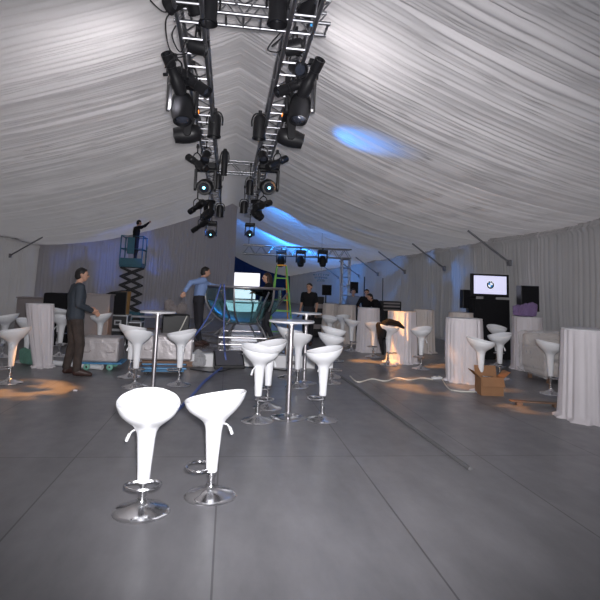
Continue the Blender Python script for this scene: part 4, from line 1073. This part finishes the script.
# ------------------------------------------------------------------ lights
def spot(name, loc, tgt, col, e, size, blend=.4, rad=.05, gobo=None):
    l = bpy.data.lights.new(name, 'SPOT'); l.color = col; l.energy = e; l.spot_size = math.radians(size); l.spot_blend = blend; l.shadow_soft_size = rad
    o = bpy.data.objects.new(name, l); COL.objects.link(o); o.location = loc
    o.rotation_euler = (Vector(tgt) - Vector(loc)).to_track_quat('-Z', 'Y').to_euler()
    if gobo:
        l.use_nodes = True; nt = l.node_tree; em_ = nt.nodes['Emission']
        tc = nt.nodes.new('ShaderNodeTexCoord'); nz = nt.nodes.new('ShaderNodeTexNoise'); nz.inputs['Scale'].default_value = gobo; nz.inputs['Detail'].default_value = 3
        cr = nt.nodes.new('ShaderNodeValToRGB'); cr.color_ramp.elements[0].position = .48; cr.color_ramp.elements[1].position = .60
        nt.links.new(tc.outputs['Normal'], nz.inputs['Vector']); nt.links.new(nz.outputs['Fac'], cr.inputs['Fac']); nt.links.new(cr.outputs[0], em_.inputs['Strength'])
    return o
def point(name, loc, col, e, rad=.1):
    l = bpy.data.lights.new(name, 'POINT'); l.color = col; l.energy = e; l.shadow_soft_size = rad
    o = bpy.data.objects.new(name, l); COL.objects.link(o); o.location = loc; return o
# camera flash beside the lens
fsh = spot('camera_flash', (.05, -.02, 1.60), at(300, 262, 10), (1., .98, 1.), 2100, 82, 1., .03)
# daylight: sun and sky reach the hall through the translucent lining
w = bpy.data.worlds.new('world'); scn.world = w; w.use_nodes = True
bg = w.node_tree.nodes['Background']; bg.inputs['Color'].default_value = (.90, .95, 1., 1); bg.inputs['Strength'].default_value = 2.6
sl = bpy.data.lights.new('sun', 'SUN'); sl.energy = 11; sl.angle = .02; sl.color = (1, .96, .92)
so = bpy.data.objects.new('sun', sl); COL.objects.link(so); so.rotation_euler = Vector((.88, .15, -.42)).to_track_quat('-Z', 'Y').to_euler()
# added fill spots beside the trusses, without fixtures, to brighten the lining
spot('added_lining_fill', (CX - TX - .25, 6.4, 3.7), (-3.6, 8.5, 4.5), (1, .97, .97), 130, 130, 1., .15)
spot('added_lining_fill', (CX + TX + .25, 6.4, 3.7), (1.7, 6.6, 5.2), (1, .97, .97), 60, 110, 1., .15)
# blue moving-head beams
BL = (.03, .30, 1.)
spot('blue_beam', (.9, 10.4, 3.6), at(368, 136, 9.3), BL, 420, 36, 1.)
spot('blue_beam', (1.0, 18.4, 3.4), at(283, 222, 21.5), BL, 840, 50, .8)
spot('blue_beam', (.9, 18, 3.3), (7.2, 16.8, 2.0), BL, 960, 40, .9, gobo=5)
spot('blue_beam', (.9, 18, 3.3), (7.2, 24, 2.0), BL, 1000, 50, .9)
spot('blue_beam', (-.8, 18, 3.4), (-4.9, 24.9, 2.1), (.05, .2, 1.), 1040, 48, .9, gobo=4)
spot('blue_beam', (2.5, 27, 3.0), (1.2, 33, 4.2), BL, 1800, 100, .8)
spot('blue_beam', (3.5, 26, 3.0), (3.5, 40, 1.2), BL, 1800, 90, .8)
spot('blue_beam', (2.0, 27.0, .6), (5.5, 30, 3.9), BL, 1000, 80, .8)
# amber lights with leaf gobos
AM = (1., .42, .10)
spot('amber_beam', (CX + TX, 10.2, 3.9), fl(398, 362), AM, 2800, 26, .7, .03, gobo=7)
spot('amber_beam', (CX + TX, 9.2, 3.9), fl(448, 386), AM, 2000, 25, .7, .03, gobo=6)
spot('amber_beam', (CX + TX, 6.8, 3.9), fl(537, 411), AM, 1300, 11, .5, .02, gobo=9)
spot('amber_beam', (CX - TX, 9.0, 3.9), fl(-8, 392), AM, 2200, 26, .5, .02, gobo=9)
spot('amber_beam', (CX - TX, 11.0, 3.9), fl(92, 348), AM, 300, 8, .7, .03)

scn.view_settings.view_transform = 'Standard'; scn.view_settings.look = 'None'; scn.view_settings.gamma = 1; scn.view_settings.use_curve_mapping = False
scn.view_settings.exposure = 0.0
